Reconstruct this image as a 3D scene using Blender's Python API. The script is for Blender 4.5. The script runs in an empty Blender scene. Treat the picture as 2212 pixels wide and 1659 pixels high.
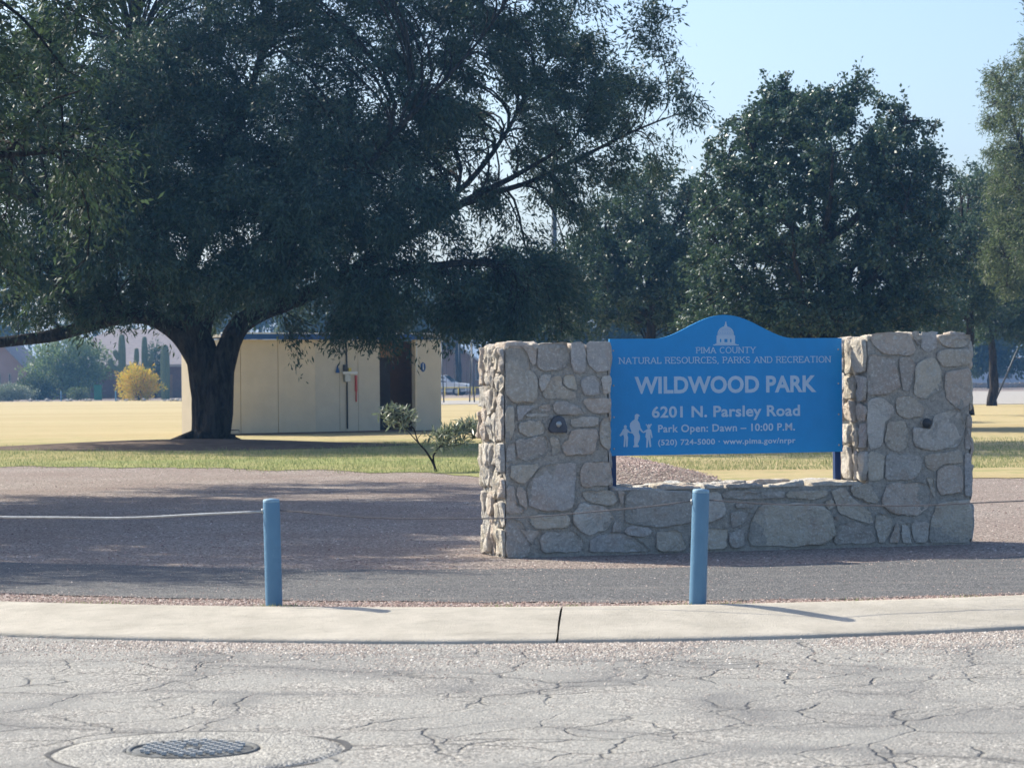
import bpy, bmesh, math, random
import numpy as np
from mathutils import Vector, Matrix, Euler, noise
from mathutils.bvhtree import BVHTree
random.seed(7); rng = np.random.default_rng(7)
R = math.radians
scn = bpy.context.scene
col = scn.collection

# ------------------------------------------------------------------ camera
F, CX, CY = 5700.0, 1106.0, 829.5          # focal length and centre in units of a 2212 px wide picture
CAM = Vector((0, 0, 1.5))
cam_rot = Matrix.Rotation(R(90 - 0.126), 3, 'X') @ Matrix.Rotation(R(-0.5), 3, 'Z')
cd = bpy.data.cameras.new('camera'); cam = bpy.data.objects.new('camera', cd); col.objects.link(cam)
cam.location = CAM; cam.rotation_euler = cam_rot.to_euler()
cd.sensor_width = 36; cd.lens = 36 * F / 2212; cd.clip_end = 20000; cd.clip_start = .1
cd.dof.use_dof = True; cd.dof.focus_distance = 26; cd.dof.aperture_fstop = 7
scn.camera = cam

# ------------------------------------------------------------------ sky, sun, exposure
SUN_AZ, SUN_EL = -55.0, 37.0               # azimuth from +Y towards +X
w = bpy.data.worlds.new('World'); scn.world = w; w.use_nodes = True
nt = w.node_tree; bg = nt.nodes['Background']
sky = nt.nodes.new('ShaderNodeTexSky'); sky.sky_type = 'NISHITA'; sky.sun_disc = False
sky.sun_elevation = R(SUN_EL); sky.sun_rotation = R(SUN_AZ)
sky.altitude = 700; sky.air_density = 1.0; sky.dust_density = 4.2; sky.ozone_density = 4.0
nt.links.new(sky.outputs[0], bg.inputs[0]); bg.inputs[1].default_value = 0.145
sd = bpy.data.lights.new('sun', 'SUN'); so = bpy.data.objects.new('sun', sd); col.objects.link(so)
sd.energy = 5.0; sd.angle = R(.53); sd.color = (1, .93, .79)
sv = Vector((math.sin(R(SUN_AZ)) * math.cos(R(SUN_EL)), math.cos(R(SUN_AZ)) * math.cos(R(SUN_EL)), math.sin(R(SUN_EL))))
so.rotation_euler = sv.to_track_quat('Z', 'Y').to_euler(); so.location = sv * 100
vs = scn.view_settings; vs.view_transform = 'Standard'; vs.look = 'None'; vs.gamma = 1; vs.use_curve_mapping = False
vs.exposure = 0.65

# ------------------------------------------------------------------ helpers
def ray(x, y):
    return (cam_rot @ Vector(((x - CX) / F, -(y - CY) / F, -1)))
def gnd(x, y, z=0.0):
    d = ray(x, y); t = (z - CAM.z) / d.z; return CAM + d * t
def at(x, y, Y):
    d = ray(x, y); return CAM + d * (Y / d.y)
def on_plane(x, y, o, n):
    d = ray(x, y); return CAM + d * ((o - CAM).dot(n) / d.dot(n))

def link(name, me, mat=None, parent=None, loc=None, **props):
    o = bpy.data.objects.new(name, me); col.objects.link(o)
    if me is not None and mat is not None and hasattr(me, 'materials') and not me.materials: me.materials.append(mat)
    if parent is not None: o.parent = parent
    if loc is not None: o.location = loc
    for k, v in props.items(): o[k] = v
    return o
def thing(name, label, cat, loc=(0, 0, 0), rz=0, group=None):
    o = bpy.data.objects.new(name, None); col.objects.link(o); o.location = loc; o.rotation_euler = (0, 0, rz)
    o.empty_display_size = .1; o['label'] = label; o['category'] = cat
    if group: o['group'] = group
    return o
def dup(root, loc, rz=None, label=None, scale=None):
    r = root.copy(); col.objects.link(r); r.location = loc
    if rz is not None: r.rotation_euler.z = rz
    if label: r['label'] = label
    if scale: r.scale = scale
    for ch in list(root.children):
        c = ch.copy(); col.objects.link(c); c.parent = r
        for g in list(ch.children):
            d = g.copy(); col.objects.link(d); d.parent = c
    return r
def npmesh(name, V, Q, smooth=False):
    V = np.asarray(V, np.float32); Q = np.asarray(Q, np.int32); k = Q.shape[1]
    me = bpy.data.meshes.new(name)
    me.vertices.add(len(V)); me.vertices.foreach_set('co', V.ravel())
    me.loops.add(Q.size); me.loops.foreach_set('vertex_index', Q.ravel())
    me.polygons.add(len(Q)); me.polygons.foreach_set('loop_start', np.arange(0, Q.size, k, dtype=np.int32))
    try: me.polygons.foreach_set('loop_total', np.full(len(Q), k, np.int32))
    except Exception: pass
    if smooth: me.polygons.foreach_set('use_smooth', np.ones(len(Q), bool))
    me.update(calc_edges=True); me.validate(); return me
class MB:
    def __init__(s): s.bm = bmesh.new()
    def box(s, x0, x1, y0, y1, z0, z1, m=None):
        vs = [s.bm.verts.new(Vector(p)) for p in ((x0,y0,z0),(x1,y0,z0),(x1,y1,z0),(x0,y1,z0),(x0,y0,z1),(x1,y0,z1),(x1,y1,z1),(x0,y1,z1))]
        if m is not None:
            for v in vs: v.co = m @ v.co
        for f in ((0,3,2,1),(4,5,6,7),(0,1,5,4),(1,2,6,5),(2,3,7,6),(3,0,4,7)): s.bm.faces.new([vs[i] for i in f])
        return s
    def poly(s, pts):
        s.bm.faces.new([s.bm.verts.new(Vector(p)) for p in pts]); return s
    def prism(s, pts, vec):                       # closed prism: polygon pts swept by vec
        a = [s.bm.verts.new(Vector(p)) for p in pts]; b = [s.bm.verts.new(Vector(p) + Vector(vec)) for p in pts]
        s.bm.faces.new(a[::-1]); s.bm.faces.new(b)
        for i in range(len(a)):
            j = (i + 1) % len(a); s.bm.faces.new((a[i], a[j], b[j], b[i]))
        return s
    def tube(s, pts, rad, n=8, cap=True):
        pts = [Vector(p) for p in pts]; rr = rad if hasattr(rad, '__len__') else [rad] * len(pts); rings = []
        for i, p in enumerate(pts):
            t = (pts[min(i+1, len(pts)-1)] - pts[max(i-1, 0)]).normalized()
            u = t.cross(Vector((0, 1, 0)) if abs(t.y) < .9 else Vector((1, 0, 0))).normalized(); v = t.cross(u)
            rings.append([s.bm.verts.new(p + (u * math.cos(2*math.pi*k/n) + v * math.sin(2*math.pi*k/n)) * rr[i]) for k in range(n)])
        for a, b in zip(rings, rings[1:]):
            for k in range(n): f = s.bm.faces.new((a[k], a[(k+1) % n], b[(k+1) % n], b[k])); f.smooth = True
        if cap: s.bm.faces.new(rings[0][::-1]); s.bm.faces.new(rings[-1])
        return s
    def lathe(s, prof, n=24, c=(0, 0, 0)):
        rings = []
        for r, z in prof:
            if r < 1e-5: rings.append([s.bm.verts.new((c[0], c[1], c[2] + z))])
            else: rings.append([s.bm.verts.new((c[0] + r*math.cos(2*math.pi*k/n), c[1] + r*math.sin(2*math.pi*k/n), c[2] + z)) for k in range(n)])
        for a, b in zip(rings, rings[1:]):
            for k in range(n):
                q = [a[k % len(a)], a[(k+1) % len(a)], b[(k+1) % n if len(b) > 1 else 0], b[k % len(b)]]
                q = list(dict.fromkeys(q))
                if len(q) > 2: f = s.bm.faces.new(q); f.smooth = True
        return s
    def build(s, name, mat, parent=None, bevel=0, **props):
        if bevel: bmesh.ops.bevel(s.bm, geom=s.bm.edges[:], offset=bevel, segments=2, affect='EDGES', profile=.6)
        bmesh.ops.recalc_face_normals(s.bm, faces=s.bm.faces[:])
        me = bpy.data.meshes.new(name); s.bm.to_mesh(me); s.bm.free()
        return link(name, me, mat, parent, **props)

# ------------------------------------------------------------------ materials
class Mat:
    def __init__(s, name, rough=.8, spec=.3, metal=0):
        s.m = bpy.data.materials.new(name); s.m.use_nodes = True; s.t = s.m.node_tree; s.b = s.t.nodes['Principled BSDF']
        s.b.inputs['Roughness'].default_value = rough; s.b.inputs['Specular IOR Level'].default_value = spec; s.b.inputs['Metallic'].default_value = metal
        s.tc = s.t.nodes.new('ShaderNodeTexCoord')
    def n(s, kind, **kw):
        nd = s.t.nodes.new(kind)
        for k, v in kw.items():
            if k in nd.inputs.keys(): nd.inputs[k].default_value = v
            else: setattr(nd, k, v)
        return nd
    def l(s, a, b): s.t.links.new(a, b)
    def mapping(s, scale=(1, 1, 1), coord='Object'):
        mp = s.n('ShaderNodeMapping'); mp.inputs['Scale'].default_value = scale; s.l(s.tc.outputs[coord], mp.inputs[0]); return mp.outputs[0]
    def noise(s, scale, detail=4, rough=.55, vec=None, dist=0):
        nd = s.n('ShaderNodeTexNoise', Scale=scale, Detail=detail, Roughness=rough, Distortion=dist)
        s.l(vec or s.tc.outputs['Object'], nd.inputs['Vector']); return nd.outputs['Fac']
    def vor(s, scale, feature='F1', vec=None, out='Distance', rnd=1):
        nd = s.n('ShaderNodeTexVoronoi', feature=feature); nd.inputs['Scale'].default_value = scale; nd.inputs['Randomness'].default_value = rnd
        s.l(vec or s.tc.outputs['Object'], nd.inputs['Vector']); return nd.outputs[out]
    def ramp(s, fac, stops, interp='LINEAR'):
        r = s.n('ShaderNodeValToRGB'); r.color_ramp.interpolation = interp; e = r.color_ramp.elements
        while len(e) < len(stops): e.new(.5)
        for el, (p, c) in zip(e, stops):
            el.position = p; el.color = (c, c, c, 1) if not hasattr(c, '__len__') else (*c, 1)
        s.l(fac, r.inputs[0]); return r.outputs[0]
    def mix(s, fac, a, b, mode='MIX'):
        m = s.n('ShaderNodeMix', data_type='RGBA', blend_type=mode)
        for sock, v in ((m.inputs[0], fac), (m.inputs[6], a), (m.inputs[7], b)):
            if isinstance(v, (int, float)): sock.default_value = v
            elif isinstance(v, tuple): sock.default_value = (*v, 1)
            else: s.l(v, sock)
        return m.outputs[2]
    def math(s, op, a, b=0.0):
        m = s.n('ShaderNodeMath', operation=op)
        for sock, v in ((m.inputs[0], a), (m.inputs[1], b)):
            if isinstance(v, (int, float)): sock.default_value = v
            else: s.l(v, sock)
        return m.outputs[0]
    def color(s, c):
        if isinstance(c, tuple): s.b.inputs['Base Color'].default_value = (*c, 1)
        else: s.l(c, s.b.inputs['Base Color'])
        return s
    def bump(s, h, dist=.01, strength=1.0):
        b = s.n('ShaderNodeBump'); b.inputs['Distance'].default_value = dist; b.inputs['Strength'].default_value = strength
        s.l(h, b.inputs['Height']); s.l(b.outputs[0], s.b.inputs['Normal']); return s
def plain(name, c, rough=.7, spec=.3, metal=0, var=.12, scale=6, bump=0):
    m = Mat(name, rough, spec, metal); f = m.noise(scale, 5, .6)
    lo = tuple(x * (1 - var) for x in c); hi = tuple(min(1, x * (1 + var)) for x in c)
    m.color(m.ramp(f, [(.3, lo), (.7, hi)]))
    if bump: m.bump(m.noise(scale * 8, 3), bump)
    return m.m

def mat_rock():
    m = Mat('rock', .9, .15); oi = m.n('ShaderNodeObjectInfo')
    base = m.ramp(oi.outputs['Random'], [(0, (.66, .58, .46)), (.16, (.57, .54, .49)), (.3, (.76, .68, .54)), (.44, (.60, .58, .56)), (.56, (.72, .59, .48)), (.68, (.54, .48, .42)), (.8, (.70, .65, .57)), (.92, (.80, .75, .66))], 'CONSTANT'); base = m.mix(.3, base, (.58, .51, .41))
    off = m.n('ShaderNodeVectorMath', operation='ADD'); m.l(m.tc.outputs['Object'], off.inputs[0])
    sc = m.n('ShaderNodeVectorMath', operation='SCALE'); m.l(oi.outputs['Location'], sc.inputs[0]); sc.inputs['Scale'].default_value = 7.3; m.l(sc.outputs[0], off.inputs[1])
    v = off.outputs[0]
    n1 = m.noise(7, 8, .72, v, .8); n2 = m.noise(38, 6, .75, v); n3 = m.noise(3.5, 4, .65, v); n4 = m.noise(16, 6, .7, v, 1.5)
    c = m.mix(m.ramp(n3, [(.53, 0.0), (.70, .6)]), base, (.54, .39, .29))
    c = m.mix(m.ramp(n4, [(.54, 0.0), (.70, .5)]), c, (.42, .41, .40))
    c = m.mix(m.ramp(n1, [(.32, .5), (.46, 0.0)]), c, (.30, .28, .26))
    c = m.mix(m.ramp(n2, [(.50, 0.0), (.66, .75)]), c, (.86, .83, .76))
    c = m.mix(m.ramp(n2, [(.28, .7), (.39, 0.0)]), c, (.18, .17, .16))
    m.color(c)
    h = m.math('ADD', m.math('MULTIPLY', n1, 1.0), m.math('ADD', m.math('MULTIPLY', n4, .5), m.math('MULTIPLY', n2, .3))); m.bump(h, .05, 1.0); return m.m
def mat_mortar():
    m = Mat('mortar', .95, .1); n = m.noise(14, 6, .7); n2 = m.noise(90, 3)
    m.color(m.mix(m.ramp(m.noise(32, 6, .8), [(.35, 0.0), (.65, 1.0)]), (.38, .355, .31), (.64, .59, .51))); m.bump(m.math('ADD', n, m.math('MULTIPLY', n2, .4)), .05); return m.m
def mat_road():
    m = Mat('old_asphalt', .92, .2)
    wob = m.n('ShaderNodeTexNoise'); wob.inputs['Scale'].default_value = 1.3; wob.inputs['Detail'].default_value = 5; m.l(m.tc.outputs['Object'], wob.inputs['Vector'])
    wm = m.n('ShaderNodeVectorMath', operation='SCALE'); m.l(wob.outputs['Color'], wm.inputs[0]); wm.inputs['Scale'].default_value = .55
    ad = m.n('ShaderNodeVectorMath', operation='ADD'); m.l(m.tc.outputs['Object'], ad.inputs[0]); m.l(wm.outputs[0], ad.inputs[1]); v = ad.outputs[0]
    c1 = m.vor(.85, 'DISTANCE_TO_EDGE', v); c2 = m.vor(2.3, 'DISTANCE_TO_EDGE', v)
    area = m.noise(.8, 3, .5)
    k1 = m.math('MULTIPLY', m.ramp(c1, [(.0, 1.0), (.013, .0)]), m.ramp(m.noise(1.3, 3), [(.40, 0.0), (.54, .75)])); k1w = m.ramp(c1, [(.0, 1.0), (.16, .0)])
    k2 = m.math('MULTIPLY', m.ramp(c2, [(.0, 1.0), (.03, .0)]), m.ramp(area, [(.46, 0.0), (.58, 1.0)]))
    crack = m.math('MAXIMUM', k1, m.math('MULTIPLY', k2, .8))
    stone = m.vor(75, 'F1', None, 'Color'); sep = m.n('ShaderNodeSeparateColor'); m.l(stone, sep.inputs[0])
    sd_ = m.vor(75); patch = m.noise(1.7, 5, .65)
    agg = m.ramp(sep.outputs[0], [(0, (.10, .098, .09)), (.3, (.22, .212, .195)), (.6, (.32, .305, .275)), (.85, (.42, .395, .355)), (1, (.66, .63, .57))])
    smooth = m.mix(m.noise(30, 4, .7), (.255, .25, .232), (.33, .325, .298))
    base = m.mix(m.ramp(patch, [(.42, .95), (.6, .25)]), smooth, agg)
    base = m.mix(m.math('MULTIPLY', m.math('MULTIPLY', k1w, m.ramp(m.noise(.9, 3), [(.4, .15), (.6, 1.0)])), .7), base, (.15, .15, .148))
    base = m.mix(m.ramp(m.noise(.45, 4, .6), [(.48, 0.0), (.7, .5)]), base, (.18, .178, .172))
    m.color(m.mix(m.math('MULTIPLY', crack, .85), base, (.085, .082, .078)))
    h = m.math('SUBTRACT', m.math('MULTIPLY', m.ramp(sd_, [(0, 1.0), (.7, 0.0)]), .35), m.math('MULTIPLY', crack, 1.5)); m.bump(h, .012, .9); return m.m
def mat_speckle(name, cols, scale=70, bump=.012, big=(.5, .15), tint=None, bumpstrength=.8):
    m = Mat(name, .95, .15); cell = m.vor(scale, 'F1', None, 'Color'); sep = m.n('ShaderNodeSeparateColor'); m.l(cell, sep.inputs[0])
    c = m.ramp(sep.outputs[0], cols); n = m.noise(big[0], 5, .6)
    c = m.mix(m.math('MULTIPLY', m.ramp(n, [(.35, 1.0), (.65, 0.0)]), big[1]), c, tint or (.1, .08, .07))
    m.color(c); m.bump(m.ramp(m.vor(scale), [(0, 1.0), (.75, 0.0)]), bump, bumpstrength); return m
def mat_lawn():
    m = Mat('winter_lawn', .95, .1); sx = m.n('ShaderNodeSeparateXYZ'); m.l(m.tc.outputs['Object'], sx.inputs[0])
    n = m.noise(.35, 5, .6); fine = m.noise(9, 6, .75); mid = m.noise(1.6, 4, .6)
    near = m.n('ShaderNodeMapRange'); near.inputs['From Min'].default_value = 50; near.inputs['From Max'].default_value = 74; near.inputs['To Min'].default_value = 1.0; near.inputs['To Max'].default_value = 0; m.l(sx.outputs['Y'], near.inputs[0])
    nl = m.n('ShaderNodeMapRange'); nl.inputs['From Min'].default_value = -1; nl.inputs['From Max'].default_value = 3.5; nl.inputs['To Min'].default_value = 1.0; nl.inputs['To Max'].default_value = .22; m.l(sx.outputs['X'], nl.inputs[0])
    g = m.math('ADD', m.math('MULTIPLY', m.math('MULTIPLY', near.outputs[0], nl.outputs[0]), .8), m.math('MULTIPLY', m.math('SUBTRACT', n, .5), 1.1)); g = m.math('ADD', g, m.math('MULTIPLY', m.math('SUBTRACT', mid, .5), 2.0))
    dry = m.mix(fine, (.38, .30, .15), (.58, .48, .27)); green = m.mix(fine, (.16, .21, .06), (.36, .38, .15))
    c = m.mix(m.ramp(g, [(.10, 0.0), (.8, .95)]), dry, green)
    c = m.mix(m.ramp(m.noise(1.0, 5, .65, m.mapping((.03, .16, 1))), [(.42, .45), (.56, 0.0)]), c, (.40, .30, .15)); c = m.mix(m.ramp(m.noise(.5, 6, .7), [(.56, 0.0), (.72, .45)]), c, (.34, .29, .16)); m.color(c); m.bump(m.noise(30, 4, .8), .03, .8); return m.m
def mat_leaf(name, cols, gloss=.25, trans=.35, rough=.45, scale=.6):
    m = Mat(name, rough, .5); t = m.t
    g = m.n('ShaderNodeNewGeometry'); f = m.math('ADD', m.math('MULTIPLY', g.outputs['Random Per Island'], .65), m.math('MULTIPLY', m.noise(scale, 3), .4))
    c = m.ramp(f, cols); m.l(c, m.b.inputs['Base Color']); m.b.inputs['Specular IOR Level'].default_value = gloss
    tr = t.nodes.new('ShaderNodeBsdfTranslucent'); m.l(m.mix(.35, c, (.13, .20, .06)), tr.inputs[0])
    mx = t.nodes.new('ShaderNodeMixShader'); mx.inputs[0].default_value = trans
    m.l(m.b.outputs[0], mx.inputs[1]); m.l(tr.outputs[0], mx.inputs[2]); m.l(mx.outputs[0], t.nodes['Material Output'].inputs[0]); return m.m
def mat_bark(name='bark', a=(.016, .014, .013), b=(.075, .064, .055)):
    m = Mat(name, .95, .1); v = m.mapping((1, 1, .22)); n = m.noise(9, 6, .7, v, .5)
    m.color(m.mix(m.ramp(n, [(.38, 0.0), (.60, 1.0)]), a, b)); m.bump(m.math('ADD', n, m.math('MULTIPLY', m.noise(26, 5, .7, m.mapping((1, 1, .12))), .6)), .12); return m.m
def mat_concrete(name='concrete', a=(.41, .375, .31), b=(.54, .495, .415)):
    m = Mat(name, .9, .2); n = m.noise(2.2, 8, .7); n2 = m.noise(80, 3, .7); sp = m.vor(26); st = m.noise(5, 8, .8, m.mapping((.5, 1.6, 1)))
    c = m.mix(m.ramp(n, [(.35, 0.0), (.65, 1.0)]), a, b); c = m.mix(m.ramp(st, [(.50, 0.0), (.72, .5)]), c, tuple(x*.62 for x in a))
    c = m.mix(m.ramp(n2, [(.55, 0.0), (.75, .4)]), c, tuple(x*.6 for x in a))
    c = m.mix(m.ramp(sp, [(.05, .6), (.1, 0.0)]), c, (.2, .15, .12)); m.color(c); m.bump(m.math('ADD', n2, m.math('MULTIPLY', st, 2.0)), .006); return m.m
def mat_paint(name, c, chips=(.5, .5, .5), rough=.55):
    m = Mat(name, rough, .4); n = m.noise(7, 5, .65); v = m.mapping((1, 1, .15)); s = m.noise(30, 5, .7, v)
    k = m.mix(n, tuple(x*.88 for x in c), tuple(min(1, x*1.12) for x in c)); k = m.mix(m.ramp(s, [(.62, 0.0), (.74, .45)]), k, chips)
    m.color(k); m.bump(m.noise(40, 3), .002); return m.m

M = dict(rock=mat_rock(), mortar=mat_mortar(), road=mat_road(), lawn=mat_lawn(), concrete=mat_concrete(), bark=mat_bark())
gm = mat_speckle('crushed_granite', [(0, (.11, .092, .08)), (.3, (.225, .19, .165)), (.6, (.32, .27, .235)), (.85, (.42, .355, .31)), (1, (.62, .55, .48))], 55, .014, (.5, .45), (.2, .14, .115)); M['gravel'] = gm.m
_p = mat_speckle('path_asphalt', [(0, (.055, .057, .06)), (.4, (.105, .107, .11)), (.75, (.15, .15, .15)), (.95, (.20, .195, .19)), (1, (.38, .36, .34))], 80, .008, (1.2, .2), (.2, .19, .175)); M['path'] = _p.m
_s = _p.noise(2.0, 5, .7, _p.mapping((.35, 2.2, 1))); _c = _p.b.inputs['Base Color'].links[0].from_socket; _p.color(_p.mix(_p.ramp(_s, [(.52, 0.0), (.72, .6)]), _c, (.24, .225, .205)))
M['mulch'] = mat_speckle('mulch', [(0, (.08, .06, .05)), (.4, (.19, .145, .12)), (.75, (.30, .24, .20)), (1, (.52, .46, .40))], 26, .04, (.6, .2)).m
M['pebble'] = Mat('pebble', .85, .25); _o = M['pebble'].n('ShaderNodeNewGeometry'); M['pebble'].color(M['pebble'].ramp(_o.outputs['Random Per Island'], [(0, (.16, .13, .12)), (.3, (.33, .28, .25)), (.6, (.42, .36, .31)), (.9, (.55, .49, .43)), (1, (.75, .72, .66))])); M['pebble'] = M['pebble'].m
M['pebble_red'] = Mat('red_pebble', .9, .2); _o = M['pebble_red'].n('ShaderNodeNewGeometry'); M['pebble_red'].color(M['pebble_red'].ramp(_o.outputs['Random Per Island'], [(0, (.13, .09, .08)), (.4, (.30, .21, .18)), (.8, (.42, .32, .28)), (1, (.60, .52, .46))])); M['pebble_red'] = M['pebble_red'].m
M['leaf_mesq'] = mat_leaf('mesquite_leaf', [(.1, (.020, .047, .040)), (.5, (.036, .075, .060)), (.8, (.068, .105, .075)), (1, (.17, .15, .10))], .3, .25, .5)  # blue raised in the leaf colours to stand in for the hazy veil
M['leaf_left'] = mat_leaf('yellow_green_leaf', [(.1, (.018, .042, .034)), (.5, (.034, .068, .048)), (.85, (.060, .092, .050)), (1, (.12, .135, .06))], .3, .32, .5)  # veil blue put into these greens as well
M['leaf_broad'] = mat_leaf('glossy_leaf', [(.1, (.022, .050, .042)), (.5, (.040, .082, .062)), (.85, (.072, .118, .072)), (1, (.11, .145, .085))], .4, .22, .38)  # cool veil tint put into the leaf colour
M['leaf_pale'] = mat_leaf('pale_leaf', [(.1, (.055, .08, .045)), (.5, (.10, .13, .07)), (1, (.18, .20, .10))], .3, .4, .5)
M['leaf_bg'] = mat_leaf('distant_leaf', [(.1, (.03, .045, .018)), (.5, (.06, .08, .03)), (1, (.11, .125, .05))], .2, .25, .6, .15)
M['leaf_olive'] = mat_leaf('grey_green_leaf', [(.1, (.11, .14, .09)), (.5, (.20, .23, .15)), (1, (.44, .46, .36))], .5, .3, .4)
M['leaf_garden'] = mat_leaf('garden_leaf', [(.1, (.08, .13, .04)), (.5, (.16, .22, .08)), (1, (.30, .36, .16))], .3, .4, .5)
M['leaf_orange'] = mat_leaf('orange_leaf', [(.1, (.30, .34, .04)), (.4, (.62, .50, .04)), (.7, (.80, .50, .03)), (1, (.75, .28, .03))], .3, .4, .5)
M['sign_blue'] = mat_paint('sign_blue', (.006, .27, .62), (.03, .29, .62), .38)
M['letter'] = plain('letter_grey', (.46, .60, .74), .5, .3, 0, .04)
M['post_blue'] = mat_paint('post_blue', (.012, .04, .13), (.03, .06, .15), .4)
M['bollard'] = mat_paint('bollard_blue', (.095, .215, .335), (.20, .33, .44), .5)
M['steel'] = plain('galvanised_steel', (.42, .43, .42), .42, .5, .7, .2, 20)
M['dark_steel'] = plain('dark_steel', (.06, .065, .07), .5, .4, .4, .2, 20)
M['dark_cable'] = plain('dark_grey_cable', (.16, .15, .15), .8, .2, .2, .2, 20)  # darker grey for the middle and right spans
M['iron'] = plain('cast_iron', (.12, .125, .125), .8, .3, .1, .7, 9, .004)
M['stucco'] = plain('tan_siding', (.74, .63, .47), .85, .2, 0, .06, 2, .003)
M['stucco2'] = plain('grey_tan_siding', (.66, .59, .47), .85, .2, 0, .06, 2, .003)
M['brown'] = plain('brown_siding', (.30, .17, .09), .85, .2, 0, .15, 4)
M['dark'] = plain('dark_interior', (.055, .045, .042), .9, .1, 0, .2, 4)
M['blue_trim'] = plain('blue_trim', (.03, .10, .28), .5, .3, 0, .1, 4)
M['white'] = plain('white_paint', (.75, .75, .72), .5, .4, 0, .06, 4)
M['red'] = plain('faded_red', (.55, .10, .09), .6)
M['yellow'] = plain('yellow_paint', (.72, .55, .08), .5)
M['wall_pink'] = plain('pink_stucco', (.42, .29, .24), .9, .1, 0, .06, 1)
M['wall_tan'] = plain('tan_stucco', (.42, .35, .28), .9, .1, 0, .06, 1)
M['wall_brick'] = plain('brown_brick_wall', (.20, .12, .09), .9, .1, 0, .15, 3)
M['wall_blue'] = plain('pale_grey_wall', (.50, .53, .58), .9, .1, 0, .05, 1)
M['shingle'] = plain('grey_shingle', (.32, .28, .27), .95, .1, 0, .12, 3)
M['shingle_br'] = plain('brown_shingle', (.25, .17, .14), .95, .1, 0, .12, 3)
M['glass'] = plain('dark_glass', (.03, .04, .05), .1, .8)
M['car_white'] = plain('white_car_paint', (.72, .73, .74), .25, .6, 0, .03)
M['car_grey'] = plain('grey_lower_body', (.30, .32, .34), .35, .5)
M['rubber'] = plain('tyre_rubber', (.02, .02, .02), .9)
M['cactus'] = Mat('cactus_skin', .7, .3)
_v = M['cactus'].noise(3, 4); M['cactus'].color(M['cactus'].mix(_v, (.09, .13, .07), (.17, .20, .11))); M['cactus'] = M['cactus'].m
M['green_box'] = plain('green_enamel', (.04, .18, .12), .5)
M['plaque'] = plain('dark_bronze', (.10, .105, .12), .5, .4, .3, .2, 20, .004)
M['hill'] = plain('hill_scrub', (.16, .15, .15), 1, 0, 0, .2, .004)
M['concrete_pale'] = mat_concrete('pale_concrete', (.33, .305, .27), (.42, .39, .345))

# blue haze volume added to imitate the veil of windshield and lens
def haze():
    o = MB().box(-715, 715, -75, 1415, -1.2, 26).build('haze', None, kind='stuff')
    m = bpy.data.materials.new('veil_haze'); m.use_nodes = True; t = m.node_tree; t.nodes.remove(t.nodes['Principled BSDF'])
    v = t.nodes.new('ShaderNodeVolumePrincipled'); v.inputs['Density'].default_value = .00048; v.inputs['Color'].default_value = (.22, .52, 1, 1); v.inputs['Anisotropy'].default_value = .45
    t.links.new(v.outputs[0], t.nodes['Material Output'].inputs['Volume']); o.data.materials.append(m)
haze()

# ------------------------------------------------------------------ ground
def fit(pts, z=0, deg=2):
    P = np.array([tuple(gnd(x, y, z))[:2] for x, y in pts]); return np.poly1d(np.polyfit(P[:, 0], P[:, 1], deg))
RZ = -.12
kb = fit([(0,1303),(300,1308),(590,1312),(900,1315),(1215,1316),(1500,1309),(1843,1300),(2212,1289)])
kf = fit([(0,1368),(400,1377),(800,1382),(1200,1384),(1600,1376),(2000,1362),(2212,1353)], -.10)
pt = fit([(0,1212),(244,1222),(487,1231),(731,1232),(1105,1231),(1500,1222),(1831,1214),(2212,1204)])
pb = fit([(0,1283),(292,1290),(560,1297),(1078,1300),(1300,1301),(1556,1302),(1850,1294),(2212,1281)])
XS = np.concatenate([np.linspace(-60, -8, 14), np.arange(-7.75, 7.9, .25), np.linspace(8, 60, 14)])
def cl(fn, x):                                    # quadratic near the picture, straight tangent farther out
    xc = max(-7, min(7, x)); return float(fn(xc) + fn.deriv()(xc) * (x - xc) * .8)
def strip(name, lo, hi, z, mat, ny=1, wob=0, **kw):
    V, Q = [], []
    for i, x in enumerate(XS):
        a, b = lo(x), hi(x)
        for j in range(ny + 1):
            e = 0
            if wob and j in (0, ny) and abs(x) < 8: e = (noise.noise(Vector((x * 1.9, j * 7.1, z * 50)))) * wob
            V.append((x, a + (b - a) * j / ny + e, z))
    for i in range(len(XS) - 1):
        for j in range(ny): k = i * (ny + 1) + j; Q.append((k, k + ny + 1, k + ny + 2, k + 1))
    return link(name, npmesh(name, V, Q), mat, **kw)
strip('road', lambda x: -60, lambda x: cl(kf, x) + .1, RZ, M['road'], 1, kind='structure')
strip('ground', lambda x: cl(kb, x) - .02, lambda x: 700, 0, M['gravel'], 1, kind='structure')
g2 = MB().poly([(-700, -62, -.2), (700, -62, -.2), (700, 1400, -.2), (-700, 1400, -.2)]).build('terrain', M['gravel'], kind='structure')
XS0 = XS; XS = np.concatenate([np.linspace(-60, -8, 14), np.arange(-7.9, 7.9, .05), np.linspace(8, 60, 14)])
strip('path', lambda x: cl(pb, x), lambda x: cl(pt, x), .006, M['path'], 1, .13, kind='structure')
XS = XS0
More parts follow.
